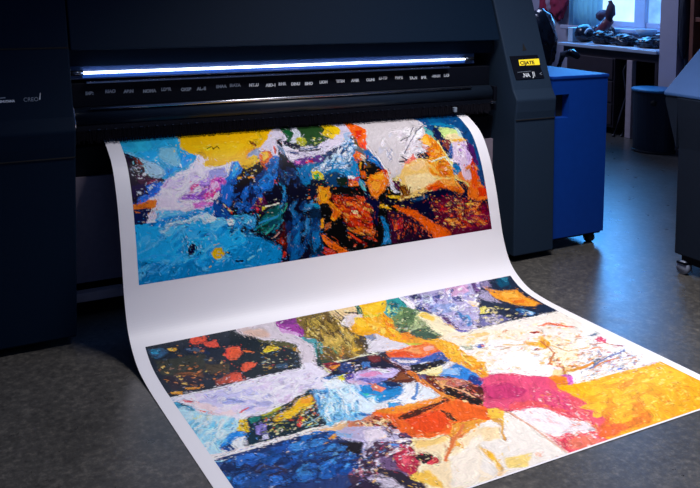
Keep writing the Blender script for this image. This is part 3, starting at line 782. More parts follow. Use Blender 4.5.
p 0/0/35 6.5 1128,547 1229,530 1347,514 1458,555 1493,584 1566,592 1563,702 1332,698 1105,706 1125,569
p 0/54/96 4.3 1174,543 1266,534 1264,547 1194,558
p 208/178/86 3.3 1426,480 1462,497 1474,517 1467,510 1438,497
p 0/14/36 4.3 1413,482 1461,503 1471,530 1460,545 1435,513
p 29/118/164 4.3 1410,446 1449,449 1437,465 1413,466
p 208/178/193 4.3 1453,450 1504,455 1503,494 1464,490
p 221/100/13 6.5 1470,536 1511,495 1554,525 1560,578 1509,586 1472,569
p 206/44/0 4.3 1521,529 1560,539 1561,572 1521,568
p 14/53/101 4.3 1536,458 1569,461 1565,533 1547,518
p 215/70/0 4.3 1504,455 1528,457 1525,509 1510,541 1498,520
p 79/0/35 8.7 1279,548 1432,565 1492,591 1579,613 1570,709 1346,706 1308,652 1284,611
p 114/2/52 6.5 1453,631 1566,638 1564,696 1426,698
p 205/52/0 6.5 1442,598 1524,594 1517,638 1452,637
p 220/115/35 4.3 1457,606 1514,606 1502,630
p 224/161/52 3.3 1452,589 1500,593 1490,602 1451,598
p 223/85/0 6.5 1125,569 1195,595 1250,632 1298,663 1354,701 1269,703 1217,647 1170,611 1123,584
p 213/61/0 6.5 1242,638 1305,670 1332,698 1270,702
p 28/0/26 6.5 1122,590 1163,610 1215,659 1254,701 1105,706
p 177/53/14 3.3 1181,643 1192,668 1182,686
p 163/26/36 4.3 1119,611 1132,618 1127,654 1112,659
p 205/100/0 4.3 1397,631 1422,627 1415,665 1393,681
d 221/161/85,214/77/25,199/0/35,2/25/85,225/191/116,13/0/0,214/116/35 120 5.9,1.5 -0.9,2.2 1265,540 1420,544 1523,600 1412,683 1292,656
d 185/36/0,95/0/45,215/85/36 40 2.2,4.5 -2.5,0.8 1120,599 1190,631 1248,694 1107,694
d 219/114/52,145/0/43 26 7.2,0.8 -0.5,2.7 1451,592 1553,617 1558,682 1437,680
p 34/43/57 3.9 44,921 205,922 348,918 370,993 284,1210 47,1202 44,1038
p 55/95/132 7.8 46,931 94,936 115,962 79,974 51,952
p 42/135/174 5.2 56,933 93,939 80,956 57,952
p 58/61/54 7.8 60,983 227,1001 192,1100 108,1107 61,1055
p 48/41/52 7.8 67,1068 189,1110 150,1160 64,1165
p 105/68/48 7.8 97,1059 183,1096 179,1122 115,1088
p 142/87/57 5.2 111,1065 146,1075 173,1108 140,1094
p 32/49/81 5.2 168,954 231,970 247,1008 177,978
p 82/103/126 5.2 173,955 213,973 220,987 174,970
p 241/172/52 3.9 112,943 141,947 143,960 117,955
p 241/217/161 2.6 122,948 132,949 127,958
p 241/81/57 5.2 191,932 205,922 252,922 256,937 239,947 213,954 198,947
p 230/84/66 5.2 239,947 284,950 282,976 247,974 232,959
p 241/78/63 5.2 284,1020 311,992 349,995 340,1040 314,1063 288,1054
p 241/88/56 3.9 308,1000 336,1004 315,1052 294,1038
p 72/63/50 7.8 209,1053 311,1084 288,1144 198,1114
p 190/81/61 7.8 207,1165 242,1146 294,1141 284,1210 202,1193
p 224/104/69 5.2 247,1148 290,1151 272,1197 249,1186
p 241/161/48 3.9 56,1172 89,1183 83,1203 56,1189
p 225/145/46 3.9 100,1165 149,1178 139,1191 106,1180
p 241/183/67 2.6 196,1091 205,1082 197,1102
d 219/128/65,146/110/92,241/190/104,67/85/103 60 5.1,1.2 -1.4,4.6 56,975 349,987 271,1185 58,1185
p 24/36/45 5.2 340,924 363,929 425,990 523,1037 523,1102 490,1197 283,1195 244,1182
p 211/200/208 10.4 358,924 514,924 508,971 570,1017 585,1104 531,1211 487,1202 538,1072 523,1037 428,983
p 216/181/164 10.4 365,922 458,936 473,979 409,970
p 83/83/50 5.2 424,978 491,1010 537,1048 528,1105 512,1073 424,994
p 241/96/58 5.2 315,997 344,997 340,1039 312,1066 290,1062
p 239/94/62 5.2 304,1114 336,1093 368,1107 348,1134 309,1146 299,1135
p 241/110/50 3.9 349,1016 391,1045 358,1037
p 223/86/63 5.2 262,1136 297,1146 279,1199 238,1197
p 241/200/42 5.2 415,1046 442,1024 472,1040 466,1060 426,1061
p 185/139/32 3.9 517,1063 532,1070 526,1097 513,1086
p 49/81/108 5.2 420,1143 459,1149 449,1183 411,1177
d 238/230/181,164/58/58,181/148/66,99/131/164,230/164/49 60 3.4,1.5 -1.4,3.2 421,1016 537,1048 488,1189 358,1164
p 158/60/156 7.8 515,922 593,919 604,956 582,1005 528,968 513,942
p 125/43/132 5.2 520,925 592,923 595,946 528,938
p 204/155/204 5.2 511,949 566,983 578,1000 526,972
p 120/98/39 7.8 593,919 733,920 747,934 680,1069 596,1031 595,961
p 172/145/57 7.8 619,936 723,929 703,972 633,979
d 212/180/78,72/57/23,135/110/47,227/204/125,88/72/31 110 2.4,7.1 -3.5,2.7 604,925 737,928 680,1057 602,1017
p 72/157/165 7.8 581,1020 620,1046 616,1093 563,1160 585,1104
p 30/119/109 5.2 605,1063 637,1077 615,1131 569,1149
p 40/71/56 5.2 590,1107 642,1104 586,1212 546,1205
p 224/139/31 5.2 589,1145 612,1149 589,1193 570,1177
p 222/214/230 7.8 487,1202 536,1200 540,1242 542,1295 497,1381 357,1309 425,1260
p 133/15/46 2.6 561,1213 586,1212 564,1254
p 56/125/195 5.2 513,1293 547,1285 532,1315
p 100/79/37 7.8 692,921 716,919 744,975 772,1057 752,1153 719,1200 590,1194 568,1173
d 191/153/61,55/45/22,214/191/114,132/101/45,76/68/53 130 -0.1,10.1 -4.1,3.1 690,924 724,928 754,1129 654,1216 573,1163
p 211/165/29 7.8 757,1062 770,1101 726,1178 689,1184
p 70/131/91 5.2 661,1089 674,1129 635,1170 632,1144
p 220/136/45 5.2 659,1145 693,1114 657,1181 633,1194
p 72/155/148 5.2 624,1063 620,1093 596,1139 587,1135
p 225/194/140 7.8 754,914 844,917 842,947 790,942 838,968 789,1003 762,1032 753,969 716,919
p 216/205/209 7.8 788,945 843,969 807,992 761,1022 751,984
s 56/46/46 2.7 751,920 775,960 756,974 740,945
s 62/54/39 2.7 791,939 834,952
p 41/103/87 5.2 844,917 861,920 850,956 834,952
p 233/179/15 7.8 866,925 977,918 971,948 918,981 849,971
p 241/194/39 5.2 874,933 961,924 953,951 903,962 861,959
p 193/186/46 3.9 852,964 918,981 908,986 852,976
p 40/149/149 7.8 984,916 1035,919 1042,965 1017,974 969,1023 942,1005 934,985
p 25/102/116 5.2 992,938 1023,952 957,1000 951,990
d 85/186/170,15/87/100,194/209/93,40/133/162 34 8.0,-6.7 1.7,2.9 972,927 1033,947 985,1018 941,995
p 214/218/233 7.8 1035,919 1062,918 1074,989 1050,974
p 56/72/132 7.8 1056,916 1129,917 1093,986 1068,987 1071,948
p 101/131/83 10.4 938,1022 1012,973 1075,1007 1019,1100 959,1137 910,1127 920,1071
p 68/91/70 7.8 942,1045 1002,1081 963,1101 930,1075
p 160/175/121 5.2 1011,1037 1064,1024 1002,1118 973,1105
d 198/206/152,55/76/61,129/152/99,229/229/214 40 9.6,-3.8 -1.7,5.6 985,974 1064,1014 991,1125 917,1106
p 228/159/7 7.8 762,1032 845,978 919,989 945,1010 925,1073 909,1139 923,1172 899,1200 868,1165 850,1106 815,1074 766,1066
p 238/176/22 5.2 809,1000 895,1000 912,1034 831,1058 781,1050
p 220/121/15 7.8 916,1006 938,1022 904,1137 870,1133
p 206/99/22 3.9 856,1035 876,1032 863,1054 851,1055
p 84/69/69 5.2 933,1100 956,1122 932,1150 915,1129
p 209/204/213 7.8 799,1102 836,1089 854,1139 877,1189 900,1227 766,1217 744,1187
p 130/143/174 5.2 799,1091 824,1090 817,1122 790,1128
p 60/52/45 5.2 766,1066 775,1103 761,1157 724,1202 751,1165 760,1097
p 223/133/53 7.8 796,1225 923,1238 894,1287 833,1294 775,1287
p 216/83/44 5.2 798,1239 910,1257 891,1286 793,1267
p 178/178/59 3.9 892,1203 942,1215 929,1234 890,1215
p 216/149/44 5.2 910,1166 956,1195 939,1220 899,1200
p 38/53/81 5.2 763,1222 796,1225 771,1284 749,1273
p 186/98/66 5.2 708,1219 760,1226 741,1269 693,1245
p 168/160/198 7.8 1063,918 1244,916 1533,914 1306,1208 1192,1202 1145,1221 1118,1105 1075,973
p 134/124/178 7.8 1116,937 1234,933 1199,988 1132,988
p 194/206/225 7.8 1141,928 1184,937 1165,979 1120,976
p 210/163/202 7.8 1252,914 1357,917 1346,957 1283,967 1239,948
p 194/179/210 7.8 1378,918 1471,921 1445,980 1366,970
p 87/56/116 7.8 1372,916 1397,921 1397,986 1367,988
p 41/41/86 7.8 1078,921 1137,923 1126,954 1091,946
p 56/70/132 5.2 1176,950 1220,944 1212,958 1176,961
p 71/71/131 7.8 1248,966 1295,969 1286,1003 1251,993
p 40/55/115 5.2 1075,973 1110,991 1122,1034 1105,1039 1078,1000
p 130/146/192 7.8 1147,975 1251,1003 1236,1053 1152,1057 1128,1015
p 222/206/191 5.2 1292,995 1377,1032 1324,1101 1301,1040
p 228/190/114 5.2 1302,1029 1347,1071 1363,1104 1307,1087
p 30/34/61 7.8 1344,1000 1461,1014 1399,1092 1366,1065 1364,1039 1332,1017
p 30/45/90 5.2 1353,1100 1399,1092 1340,1165
p 11/46/70 7.8 1471,921 1531,918 1486,982 1472,953
p 232/147/54 7.8 1431,948 1456,965 1480,989 1447,1032 1421,993
p 54/113/173 7.8 1232,1039 1228,1100 1215,1163 1176,1187 1195,1099
p 82/158/211 5.2 1218,1096 1246,1095 1218,1150 1190,1151
p 202/180/157 5.2 1231,1142 1282,1137 1285,1168 1235,1180
p 59/51/74 3.9 1234,1129 1204,1186 1256,1205 1318,1192 1307,1206 1240,1216 1189,1197
d 229/225/233,101/99/160,70/70/122,198/191/221,131/147/198,241/241/241 150 10.8,-0.8 -3.9,7.0 1074,928 1513,937 1328,1174 1156,1206 1117,1011
p 84/39/112 5.2 1129,1072 1149,1080 1141,1156 1130,1207 1129,1164
p 218/157/37 7.8 1116,1117 1126,1122 1121,1174 1103,1173
p 233/225/233 7.8 1052,920 1071,934 1081,974 1056,993 1043,950
p 86/117/76 7.8 1014,966 1038,980 1068,1016 1018,1064 979,1084 943,1081
p 139/162/100 5.2 1010,973 1025,981 1004,1005 988,1010
p 151/166/121 7.8 973,1094 1062,1046 1032,1119 972,1143
p 54/84/67 7.8 954,1122 1042,1123 1047,1207 990,1199 940,1154
d 205/212/159,45/68/53,115/144/91 30 9.0,-1.7 -2.6,6.0 1006,980 1057,1022 1037,1203 948,1132
p 229/217/180 10.4 1057,1033 1090,1013 1131,1049 1118,1105 1122,1217 1297,1218 1209,1327 1036,1240 1045,1165
p 229/191/84 7.8 1057,1033 1095,1014 1113,1066 1083,1091
p 223/201/133 7.8 1082,1183 1163,1223 1250,1238 1194,1267 1084,1226
p 225/129/29 5.2 919,1119 954,1122 935,1190 889,1167
p 29/41/64 5.2 1428,916 1580,920 1573,955 1593,1211 1518,1211 1363,1213 1251,1216 1214,1206
p 11/72/101 7.8 1498,925 1570,922 1556,965 1500,972
p 41/119/148 3.9 1526,922 1567,926 1547,954
p 134/124/164 7.8 1426,920 1468,920 1462,954 1427,955 1411,943
p 154/146/177 7.8 1400,959 1431,986 1423,1059 1381,1030 1370,1002
p 229/145/38 7.8 1430,951 1473,986 1564,999 1560,1037 1573,1129 1533,1146 1471,1102 1447,1061 1424,995
p 238/169/61 5.2 1473,997 1546,1012 1528,1054 1469,1033
p 220/114/30 3.9 1470,1063 1531,1071 1536,1105 1481,1090
p 220/205/98 5.2 1327,1059 1351,1068 1332,1114 1287,1110
p 220/204/98 3.9 1380,1073 1409,1108 1382,1112
p 39/99/157 5.2 1440,1129 1475,1136 1495,1190 1462,1209 1432,1177
p 134/179/209 3.9 1458,1137 1495,1181 1467,1203
p 98/97/149 7.8 1278,1122 1363,1144 1367,1198 1283,1215 1218,1200
p 187/179/187 5.2 1287,1141 1326,1152 1318,1190 1259,1187
d 203/195/218,69/69/127,225/210/150,22/29/54 60 8.5,0.6 -4.8,6.8 1331,1053 1434,1126 1495,1190 1256,1210
p 227/219/208 10.4 1209,1212 1587,1218 1616,1259 1615,1303 1405,1520 1094,1361
d 230/204/148,223/163/74,230/227/223,233/215/186,215/215/227 60 9.3,1.0 -5.4,7.2 1217,1240 1587,1289 1418,1500 1111,1358
p 223/89/53 3.9 1415,1290 1477,1283 1531,1365 1507,1356 1465,1306 1416,1298
p 193/59/59 3.9 1348,1322 1383,1327 1386,1341 1352,1344
p 223/163/59 7.8 1289,1372 1317,1402 1371,1366 1349,1434 1315,1455 1271,1402
p 223/186/111 5.2 1416,1437 1431,1445 1422,1451
p 186/44/66 5.2 1121,1325 1130,1337 1111,1358 1100,1353
p 68/111/178 3.9 1189,1313 1197,1317 1185,1327
p 231/225/241 7.8 43,1205 370,1209 272,1432 181,1417 138,1426 106,1378 60,1247
p 198/198/241 10.4 115,1219 189,1233 283,1269 341,1262 311,1330 233,1325 168,1291
p 116/131/200 7.8 142,1232 168,1262 222,1313 279,1331 253,1340 184,1316 154,1272
p 153/159/221 5.2 139,1225 178,1262 167,1279 141,1249
p 178/169/220 7.8 250,1322 320,1323 303,1361 256,1359
d 237/233/241,138/147/207,212/207/241,189/181/232 60 8.2,1.5 -2.5,7.7 132,1216 354,1232 283,1395 154,1328
p 241/216/220 7.8 76,1244 139,1299 193,1359 191,1391 152,1387 91,1307
p 227/92/103 3.9 74,1234 96,1252 90,1262 75,1249
p 223/101/99 3.9 85,1309 130,1351 136,1362 111,1347
s 225/78/78 4.8 198,1386 228,1369
p 67/156/192 7.8 48,1236 73,1270 86,1304 67,1316 54,1266
p 37/86/119 3.9 53,1238 67,1256 78,1284 60,1263
p 183/224/241 10.4 54,1266 81,1334 140,1365 172,1413 171,1443 109,1500 85,1551 35,1525 42,1376
p 135/206/241 7.8 63,1387 104,1408 99,1476 66,1487
p 213/233/241 7.8 71,1391 131,1391 146,1430 97,1455
d 225/237/241,127/203/238,178/220/241,204/229/241,100/185/229 130 5.8,-4.2 0.2,4.1 58,1343 169,1421 90,1537 41,1521
d 226/217/91,241/223/117 20 5.2,-2.6 -0.3,4.1 64,1341 118,1358 110,1380 62,1361
p 30/134/222 7.8 91,1510 149,1472 166,1491 153,1513 94,1539 74,1545
p 15/66/135 5.2 83,1533 109,1538 106,1559 77,1547
p 241/193/24 5.2 171,1443 190,1432 199,1473 182,1489 153,1474
p 64/47/27 2.6 173,1449 185,1456 179,1465
p 14/46/63 7.8 205,1419 276,1424 214,1564 141,1554 182,1489
p 29/132/121 5.2 205,1419 230,1421 239,1447 200,1458
p 147/130/207 5.2 209,1473 233,1475 208,1532 191,1514
p 216/208/241 5.2 208,1522 224,1525 213,1554 198,1551
p 204/178/35 5.2 249,1426 278,1419 270,1437
p 221/225/230 7.8 119,1524 160,1507 156,1553 111,1557
p 227/221/237 7.8 337,1204 481,1206 502,1176 538,1188 534,1245 527,1293 487,1336 436,1358 351,1373 246,1418
d 237/233/241,196/188/220,212/188/220 50 10.2,-3.4 -1.7,7.8 331,1219 490,1249 469,1326 275,1400
p 177/177/34 5.2 244,1423 326,1416 305,1438 256,1444
p 13/38/50 7.8 235,1444 293,1431 356,1409 441,1348 459,1370 404,1467 391,1546 237,1556 191,1549
p 26/106/161 5.2 432,1356 454,1355 458,1381 417,1441 436,1393
p 68/102/45 5.2 241,1431 288,1429 283,1453 246,1455
p 241/185/24 7.8 265,1470 285,1449 335,1432 387,1391 433,1386 426,1412 391,1450 357,1454 311,1483 269,1485
p 241/158/39 5.2 384,1396 431,1391 409,1425 376,1425
p 232/67/58 5.2 320,1509 344,1480 349,1493 318,1539 311,1530
d 241/232/166,94/143/100,174/191/224,241/216/67,27/61/83,216/83/50 110 4.7,-0.7 -0.9,3.6 240,1457 357,1454 431,1414 382,1552 224,1540
p 131/121/198 5.2 228,1461 237,1487 223,1509 210,1503
p 198/198/224 5.2 206,1525 222,1528 213,1553 199,1553
s 131/172/189 2.7 332,1526 366,1522 399,1508
s 140/181/181 2.7 333,1546 370,1545 365,1501
p 127/190/229 10.4 454,1367 491,1374 591,1351 587,1411 492,1578 449,1566 393,1552 404,1478
p 58/136/200 7.8 458,1381 486,1384 452,1448 404,1500 417,1452
p 166/213/237 7.8 490,1386 546,1390 500,1495 434,1504
p 41/149/203 7.8 536,1397 559,1409 517,1515 468,1533
p 224/235/241 7.8 511,1323 589,1312 580,1371 504,1381 487,1348
d 222/235/241,89/174/221,41/134/198,190/225/241,26/111/182 160 -3.7,9.7 -2.8,0.0 454,1379 587,1400 497,1569 397,1544
p 15/46/56 5.2 549,1173 561,1179 549,1240 535,1219
p 132/23/53 5.2 557,1211 618,1235 597,1264 556,1283
p 230/138/30 3.9 568,1236 616,1240 597,1264 570,1257
p 194/194/140 2.6 553,1213 557,1281 549,1285 548,1219
p 11/24/46 5.2 618,1235 684,1240 648,1303 565,1300 512,1299 541,1288
p 101/86/153 5.2 568,1327 637,1324 597,1392 561,1374
p 224/209/23 3.9 562,1311 579,1313 569,1347 553,1345
p 41/109/179 5.2 512,1299 560,1298 579,1307 523,1323
p 12/21/51 7.8 619,1220 705,1215 761,1225 759,1267 753,1348 673,1318 575,1302
p 53/111/179 5.2 683,1253 709,1266 687,1308 661,1301
p 113/36/44 7.8 715,1226 755,1234 739,1281 712,1279
p 24/55/116 5.2 611,1234 648,1247 622,1304 586,1291
d 219/211/227,45/90/158,211/181/105 20 5.0,0.5 -2.0,4.4 609,1239 684,1241 687,1302 592,1289
s 201/201/179 4.2 616,1225 686,1218 761,1225
p 187/172/217 7.8 594,1324 649,1312 701,1315 756,1361 744,1389 683,1392 617,1369 575,1358
p 210/135/180 5.2 628,1330 695,1335 698,1366 636,1362
p 223/223/230 5.2 667,1309 711,1326 742,1365 704,1357
p 71/55/145 5.2 582,1317 612,1321 601,1350 572,1346
p 114/113/188 5.2 605,1352 673,1381 692,1402 630,1392
p 191/161/191 5.2 572,1346 608,1375 622,1404 577,1392
p 210/229/241 10.4 546,1354 574,1379 567,1429 570,1512 533,1540 465,1505
p 24/131/197 7.8 565,1386 620,1408 718,1448 688,1502 616,1526 577,1516 564,1469
p 10/84/149 7.8 638,1413 716,1442 688,1470 638,1466
p 55/168/215 5.2 571,1431 597,1465 624,1489 582,1508 568,1471
p 55/192/169 3.9 574,1443 595,1459 578,1471
p 8/38/81 5.2 677,1411 720,1444 703,1462 665,1448
p 212/113/85 5.2 628,1407 646,1417 656,1454 628,1466 617,1439
p 234/196/166 2.6 632,1418 642,1425 630,1440
p 211/228/236 7.8 578,1476 602,1478 580,1527 561,1522
p 221/223/227 10.4 724,1446 778,1463 774,1557 749,1570 642,1559 564,1538 600,1528 674,1516
p 54/145/204 5.2 612,1534 651,1544 645,1561 606,1560
s 83/126/185 7.8 765,1467 738,1507 696,1547 701,1552
p 83/38/29 7.8 691,1413 760,1380 778,1429 778,1463 723,1440
p 128/68/36 5.2 710,1417 762,1387 765,1434
p 223/98/44 7.8 783,1236 857,1229 1010,1240 956,1317 871,1324 816,1284 777,1264
p 230/148/89 5.2 855,1241 946,1247 960,1280 881,1291
p 216/74/29 5.2 789,1245 845,1248 875,1301 809,1277
p 223/156/36 7.8 968,1232 1003,1250 970,1298 955,1278
p 38/36/51 5.2 762,1213 787,1238 776,1275 760,1255
p 83/104/171 7.8 774,1269 808,1279 871,1324 841,1351 791,1332
p 215/208/215 5.2 790,1289 853,1333 833,1347 789,1318
p 178/156/178 5.2 770,1285 795,1369 774,1376 756,1308
p 68/23/29 5.2 757,1241 786,1376 767,1378 753,1276
p 83/111/178 7.8 874,1319 956,1317 943,1336 867,1346
p 18/25/38 5.2 814,1367 927,1359 905,1390 809,1400 799,1389
p 215/215/223 3.9 847,1360 940,1340 930,1354 849,1373
p 223/200/133 5.2 829,1404 899,1399 863,1450 820,1434
p 208/111/36 5.2 776,1383 792,1391 789,1446 806,1531 790,1555 773,1471
p 98/29/29 5.2 806,1421 806,1531 790,1555 789,1512
p 83/81/126 5.2 798,1417 823,1430 806,1455 787,1450
p 215/212/223 7.8 767,1479 779,1549 752,1566 720,1550
p 223/148/59 7.8 617,1566 728,1569 774,1577 761,1596 683,1590 624,1587
p 223/156/29 7.8 978,1224 1021,1223 1043,1272 1028,1368 1049,1450 996,1543 960,1563 955,1483 958,1389 970,1295
p 230/178/51 5.2 1014,1242 1035,1283 1018,1363 975,1356
p 215/133/29 5.2 982,1402 1023,1465 986,1538 970,1491
d 230/200/96,208/126/21,227/171/59 60 0.5,7.3 -4.3,3.6 999,1235 1031,1326 1013,1513 965,1540 975,1327
p 223/111/51 7.8 931,1231 977,1246 966,1301 880,1308
p 223/163/148 5.2 927,1259 969,1257 955,1288 917,1283
p 53/89/163 7.8 870,1323 959,1311 955,1374 923,1372 853,1349
p 14/18/29 5.2 842,1365 935,1364 922,1392 816,1405
p 223/215/163 5.2 809,1415 905,1397 869,1439 803,1424
p 215/212/215 5.2 905,1397 958,1389 926,1442 884,1446
p 38/118/193 7.8 955,1402 970,1464 969,1543 939,1565 908,1511 859,1454
p 23/53/126 5.2 948,1493 969,1543 928,1571 909,1537
p 128/171/215 5.2 893,1425 943,1437 918,1490 869,1458
p 83/29/21 7.8 803,1424 920,1530 912,1624 886,1658 854,1618 824,1530
p 178/103/89 5.2 826,1456 904,1509 907,1548 847,1542
p 25/18/21 7.8 832,1528 862,1574 877,1653 856,1665 833,1630 808,1570
p 208/148/89 5.2 822,1479 864,1501 815,1526
s 223/163/118 5.4 828,1507 862,1574 868,1625
s 208/126/51 6.0 794,1465 792,1550 797,1611
p 212/219/226 7.8 774,1467 782,1520 780,1567 703,1574
p 215/133/44 5.2 700,1578 798,1577 809,1595 715,1609 683,1603
p 59/36/21 5.2 703,1608 787,1583 799,1601 721,1626
d 208/148/148,44/21/29,223/185/133,193/88/66 60 0.6,5.6 -3.3,2.6 864,1475 930,1535 895,1662 827,1638
p 200/59/113 10.4 953,1572 1003,1534 1059,1539 1102,1585 954,1759 896,1708 906,1633
p 215/83/111 7.8 998,1557 1095,1594 1014,1689 931,1681
p 185/44/98 7.8 939,1590 1005,1573 971,1631 915,1637
p 215/96/66 7.8 893,1673 1000,1705 954,1759 893,1727
p 228/223/219 10.4 1044,1318 1174,1308 1299,1355 1110,1576 1059,1539 1006,1529 1052,1445 1045,1392
d 233/227/221,223/215/215,230/208/193 40 9.5,2.8 -6.0,8.0 1054,1352 1247,1391 1112,1550 1025,1506
s 186/148/133 3.6 1156,1367 1181,1373 1193,1394
p 68/96/178 5.2 1098,1323 1132,1325 1125,1352 1096,1352
p 208/83/66 3.9 1120,1326 1131,1340 1113,1350
p 171/178/156 5.2 1060,1311 1092,1320 1072,1347 1047,1337
p 227/216/193 10.4 1065,1190 1131,1191 1348,1299 1290,1366 1164,1302 1106,1312 1050,1291 1038,1239
p 83/66/156 3.9 1120,1185 1169,1210 1146,1221 1122,1203
p 223/186/126 5.2 1102,1240 1208,1245 1211,1271 1111,1276
d 230/201/133,230/223/216,223/178/104 30 10.8,-1.8 -4.1,7.2 1065,1221 1262,1272 1278,1345 1086,1309
p 230/226/223 10.4 1159,1389 1280,1420 1304,1477 1207,1584 1103,1583 1043,1532
p 233/219/193 10.4 1364,1385 1438,1439 1377,1559 1273,1590 1258,1512
d 226/178/103,230/208/171,215/212/223,223/200/148,215/156/148,200/208/223 130 7.9,-0.1 -3.8,5.2 1250,1295 1550,1431 1418,1594 1213,1640 1208,1543
p 223/104/68 3.9 1412,1291 1480,1286 1511,1336 1533,1364 1497,1334 1467,1305
p 163/51/36 3.9 1347,1325 1377,1327 1385,1344 1358,1343
p 223/163/51 7.8 1273,1393 1329,1407 1369,1379 1341,1444 1307,1457 1279,1412
p 223/148/29 5.2 1339,1404 1355,1420 1329,1453 1299,1453
s 208/163/89 4.2 1196,1362 1227,1386 1273,1393
s 186/148/118 3.6 1155,1394 1203,1388
s 148/74/66 3.6 1262,1449 1279,1442
p 215/178/89 3.9 1420,1429 1439,1447 1420,1450
s 200/141/51 7.2 1243,1622 1299,1624 1375,1615
s 88/103/118 6.6 1356,1619 1413,1606
d 208/126/66,178/88/59,223/163/88 30 5.2,-0.6 -2.1,3.0 1239,1517 1329,1563 1361,1621 1247,1618
s 74/96/133 4.8 1530,1451 1555,1450
p 215/74/96 3.9 1520,1481 1550,1472 1523,1498
p 230/226/224 7.8 1250,1646 1380,1632 1337,1704 1202,1711
p 193/88/170 5.2 1210,1664 1239,1653 1184,1714 1181,1700
p 223/128/36 5.2 1203,1661 1217,1661 1189,1691 1171,1695
p 211/74/98 10.4 1039,1537 1083,1566 1107,1618 1126,1696 1106,1696 969,1624
p 232/226/223 10.4 1609,1344 1573,1587 1571,1717 1434,1716 1214,1718 1531,1390
d 223/170/133,200/204/215,223/200/170,215/170/163,156/170/193,226/185/148 140 7.5,-0.7 -3.2,4.2 1499,1440 1552,1591 1559,1714 1415,1706 1235,1704
p 208/51/89 5.2 1518,1481 1558,1470 1552,1506 1532,1519 1513,1502
s 89/111/133 4.8 1529,1447 1564,1443
s 223/126/81 4.8 1439,1533 1490,1537
s 156/51/81 4.8 1550,1552 1560,1565
p 83/103/148 5.2 1456,1601 1504,1589 1483,1608 1446,1618
p 88/103/126 5.2 1363,1617 1411,1607 1383,1635 1355,1641
p 118/133/170 5.2 1499,1601 1571,1578 1532,1603 1494,1613
s 208/133/44 9.0 1298,1632 1330,1628 1373,1615
s 200/126/66 4.8 1350,1645 1422,1626 1481,1628
p 83/111/185 5.2 1413,1684 1441,1685 1422,1702 1403,1699
p 44/51/88 2.6 1285,1645 1292,1649 1277,1661
s 200/163/74 3.6 1482,1650 1511,1651
p 223/178/185 5.2 1541,1709 1571,1710 1556,1721
p 233/163/7 3.9 1146,1701 1582,1718 1586,2017 1478,2097 1129,2039 1069,1947
p 230/167/14 5.2 1140,1729 1187,1723 1312,1725 1515,1751 1236,1997 1052,1992 1132,1835
p 234/185/21 7.8 1249,1730 1496,1741 1404,1823 1294,1791
p 234/181/29 7.8 1365,1746 1566,1729 1580,1817 1513,1873 1400,1815
p 222/133/14 10.4 1163,1783 1238,1845 1301,1889 1292,1929 1184,1896 1146,1854
p 222/118/14 10.4 1142,1852 1202,1905 1299,1922 1223,1990 1146,1981 1117,1935
p 222/98/36 10.4 1126,1887 1155,1924 1146,1981 1056,1994 1040,1966
p 230/163/44 7.8 1231,1864 1361,1861 1327,1891 1241,1881
d 230/193/59,222/142/21,222/111/21,234/200/96 90 10.1,1.2 -5.3,6.1 1193,1738 1410,1750 1303,1913 1135,1955 1138,1849
d 235/208/103,215/133/7,230/170/29 40 8.9,1.0 -5.1,5.3 1315,1758 1541,1744 1556,1818 1508,1858
d 222/126/7,234/207/88,230/155/7 50 8.7,0.5 -4.4,4.7 1310,1874 1560,1854 1531,1988 1150,2020
p 217/83/94 7.8 1129,1674 1144,1731 1148,1866 1121,1906 1044,1968 1045,1998 961,2009 885,1969 937,1932 995,1943 1057,1955 1087,1920 1042,1854 1024,1790
p 224/213/215 7.8 1013,1801 1026,1857 1056,1893 1052,1942 1009,1940 975,1917 936,1927 921,1904
p 222/112/88 7.8 921,1943 997,1953 1044,1988 966,2004 893,1973
p 207/66/81 7.8 921,1904 927,1936 885,1969 869,1961
d 230/193/193,222/118/103,207/53/73,226/148/126 70 1.7,4.5 -3.7,2.8 1117,1687 1140,1806 1078,1935 990,1998 911,1966 1075,1839
p 208/74/111 10.4 964,1538 1049,1551 1115,1616 1121,1708 1143,1748 1041,1856 1023,1781 1001,1763 908,1741 879,1666
p 185/53/103 7.8 931,1580 1025,1599 1045,1668 990,1696 897,1662
p 215/81/88 7.8 935,1709 1019,1725 1044,1792 1066,1830 1033,1864 1020,1819 995,1753 908,1741
d 222/148/148,230/208/208,193/44/96,222/111/81 40 3.2,3.7 -3.7,3.5 1080,1628 1132,1756 1056,1837 1021,1767
p 226/219/221 7.8 904,1746 1001,1763 1020,1793 1037,1860 987,1913 930,1924 914,1887 908,1811
d 230/185/189,234/226/224,215/207/215 30 0.6,7.3 -4.8,3.2 925,1756 1007,1799 1000,1896 936,1910
p 215/73/88 7.8 905,1864 916,1900 935,1927 987,1913 904,2000 893,1956
d 230/163/148,207/53/73 24 0.5,5.1 -3.4,2.2 904,1882 965,1925 913,1989 900,1949
p 228/220/211 10.4 750,1760 835,1786 904,1746 909,1818 909,1908 904,2000 865,2018 753,2008 617,1937
p 230/204/161 7.8 745,1775 825,1799 786,1855 731,1838
p 226/170/44 7.8 715,1846 723,1900 698,1979 685,1972 697,1908
p 230/185/66 5.2 875,1718 886,1749 831,1808 854,1771
p 230/200/118 7.8 734,1928 821,1952 763,1995 712,1978
s 200/133/53 4.2 854,1771 822,1815 792,1864
p 127/29/44 2.6 793,1861 799,1864 789,1874
p 230/170/148 5.2 826,1954 848,1960 829,1977 815,1970
s 185/126/111 3.6 899,1743 905,1822 904,1905
p 222/92/29 7.8 558,1580 731,1588 789,1590 842,1687 805,1735 740,1727 676,1768 591,1742 568,1706 565,1636
p 217/69/22 7.8 608,1632 724,1639 727,1707 657,1746 591,1712
p 224/129/37 7.8 564,1570 663,1580 785,1595 750,1612 590,1596
p 222/148/51 5.2 713,1725 805,1735 777,1771 701,1781 669,1776
p 68/29/21 5.2 585,1626 624,1608 711,1606 787,1592 787,1603 706,1623 607,1645
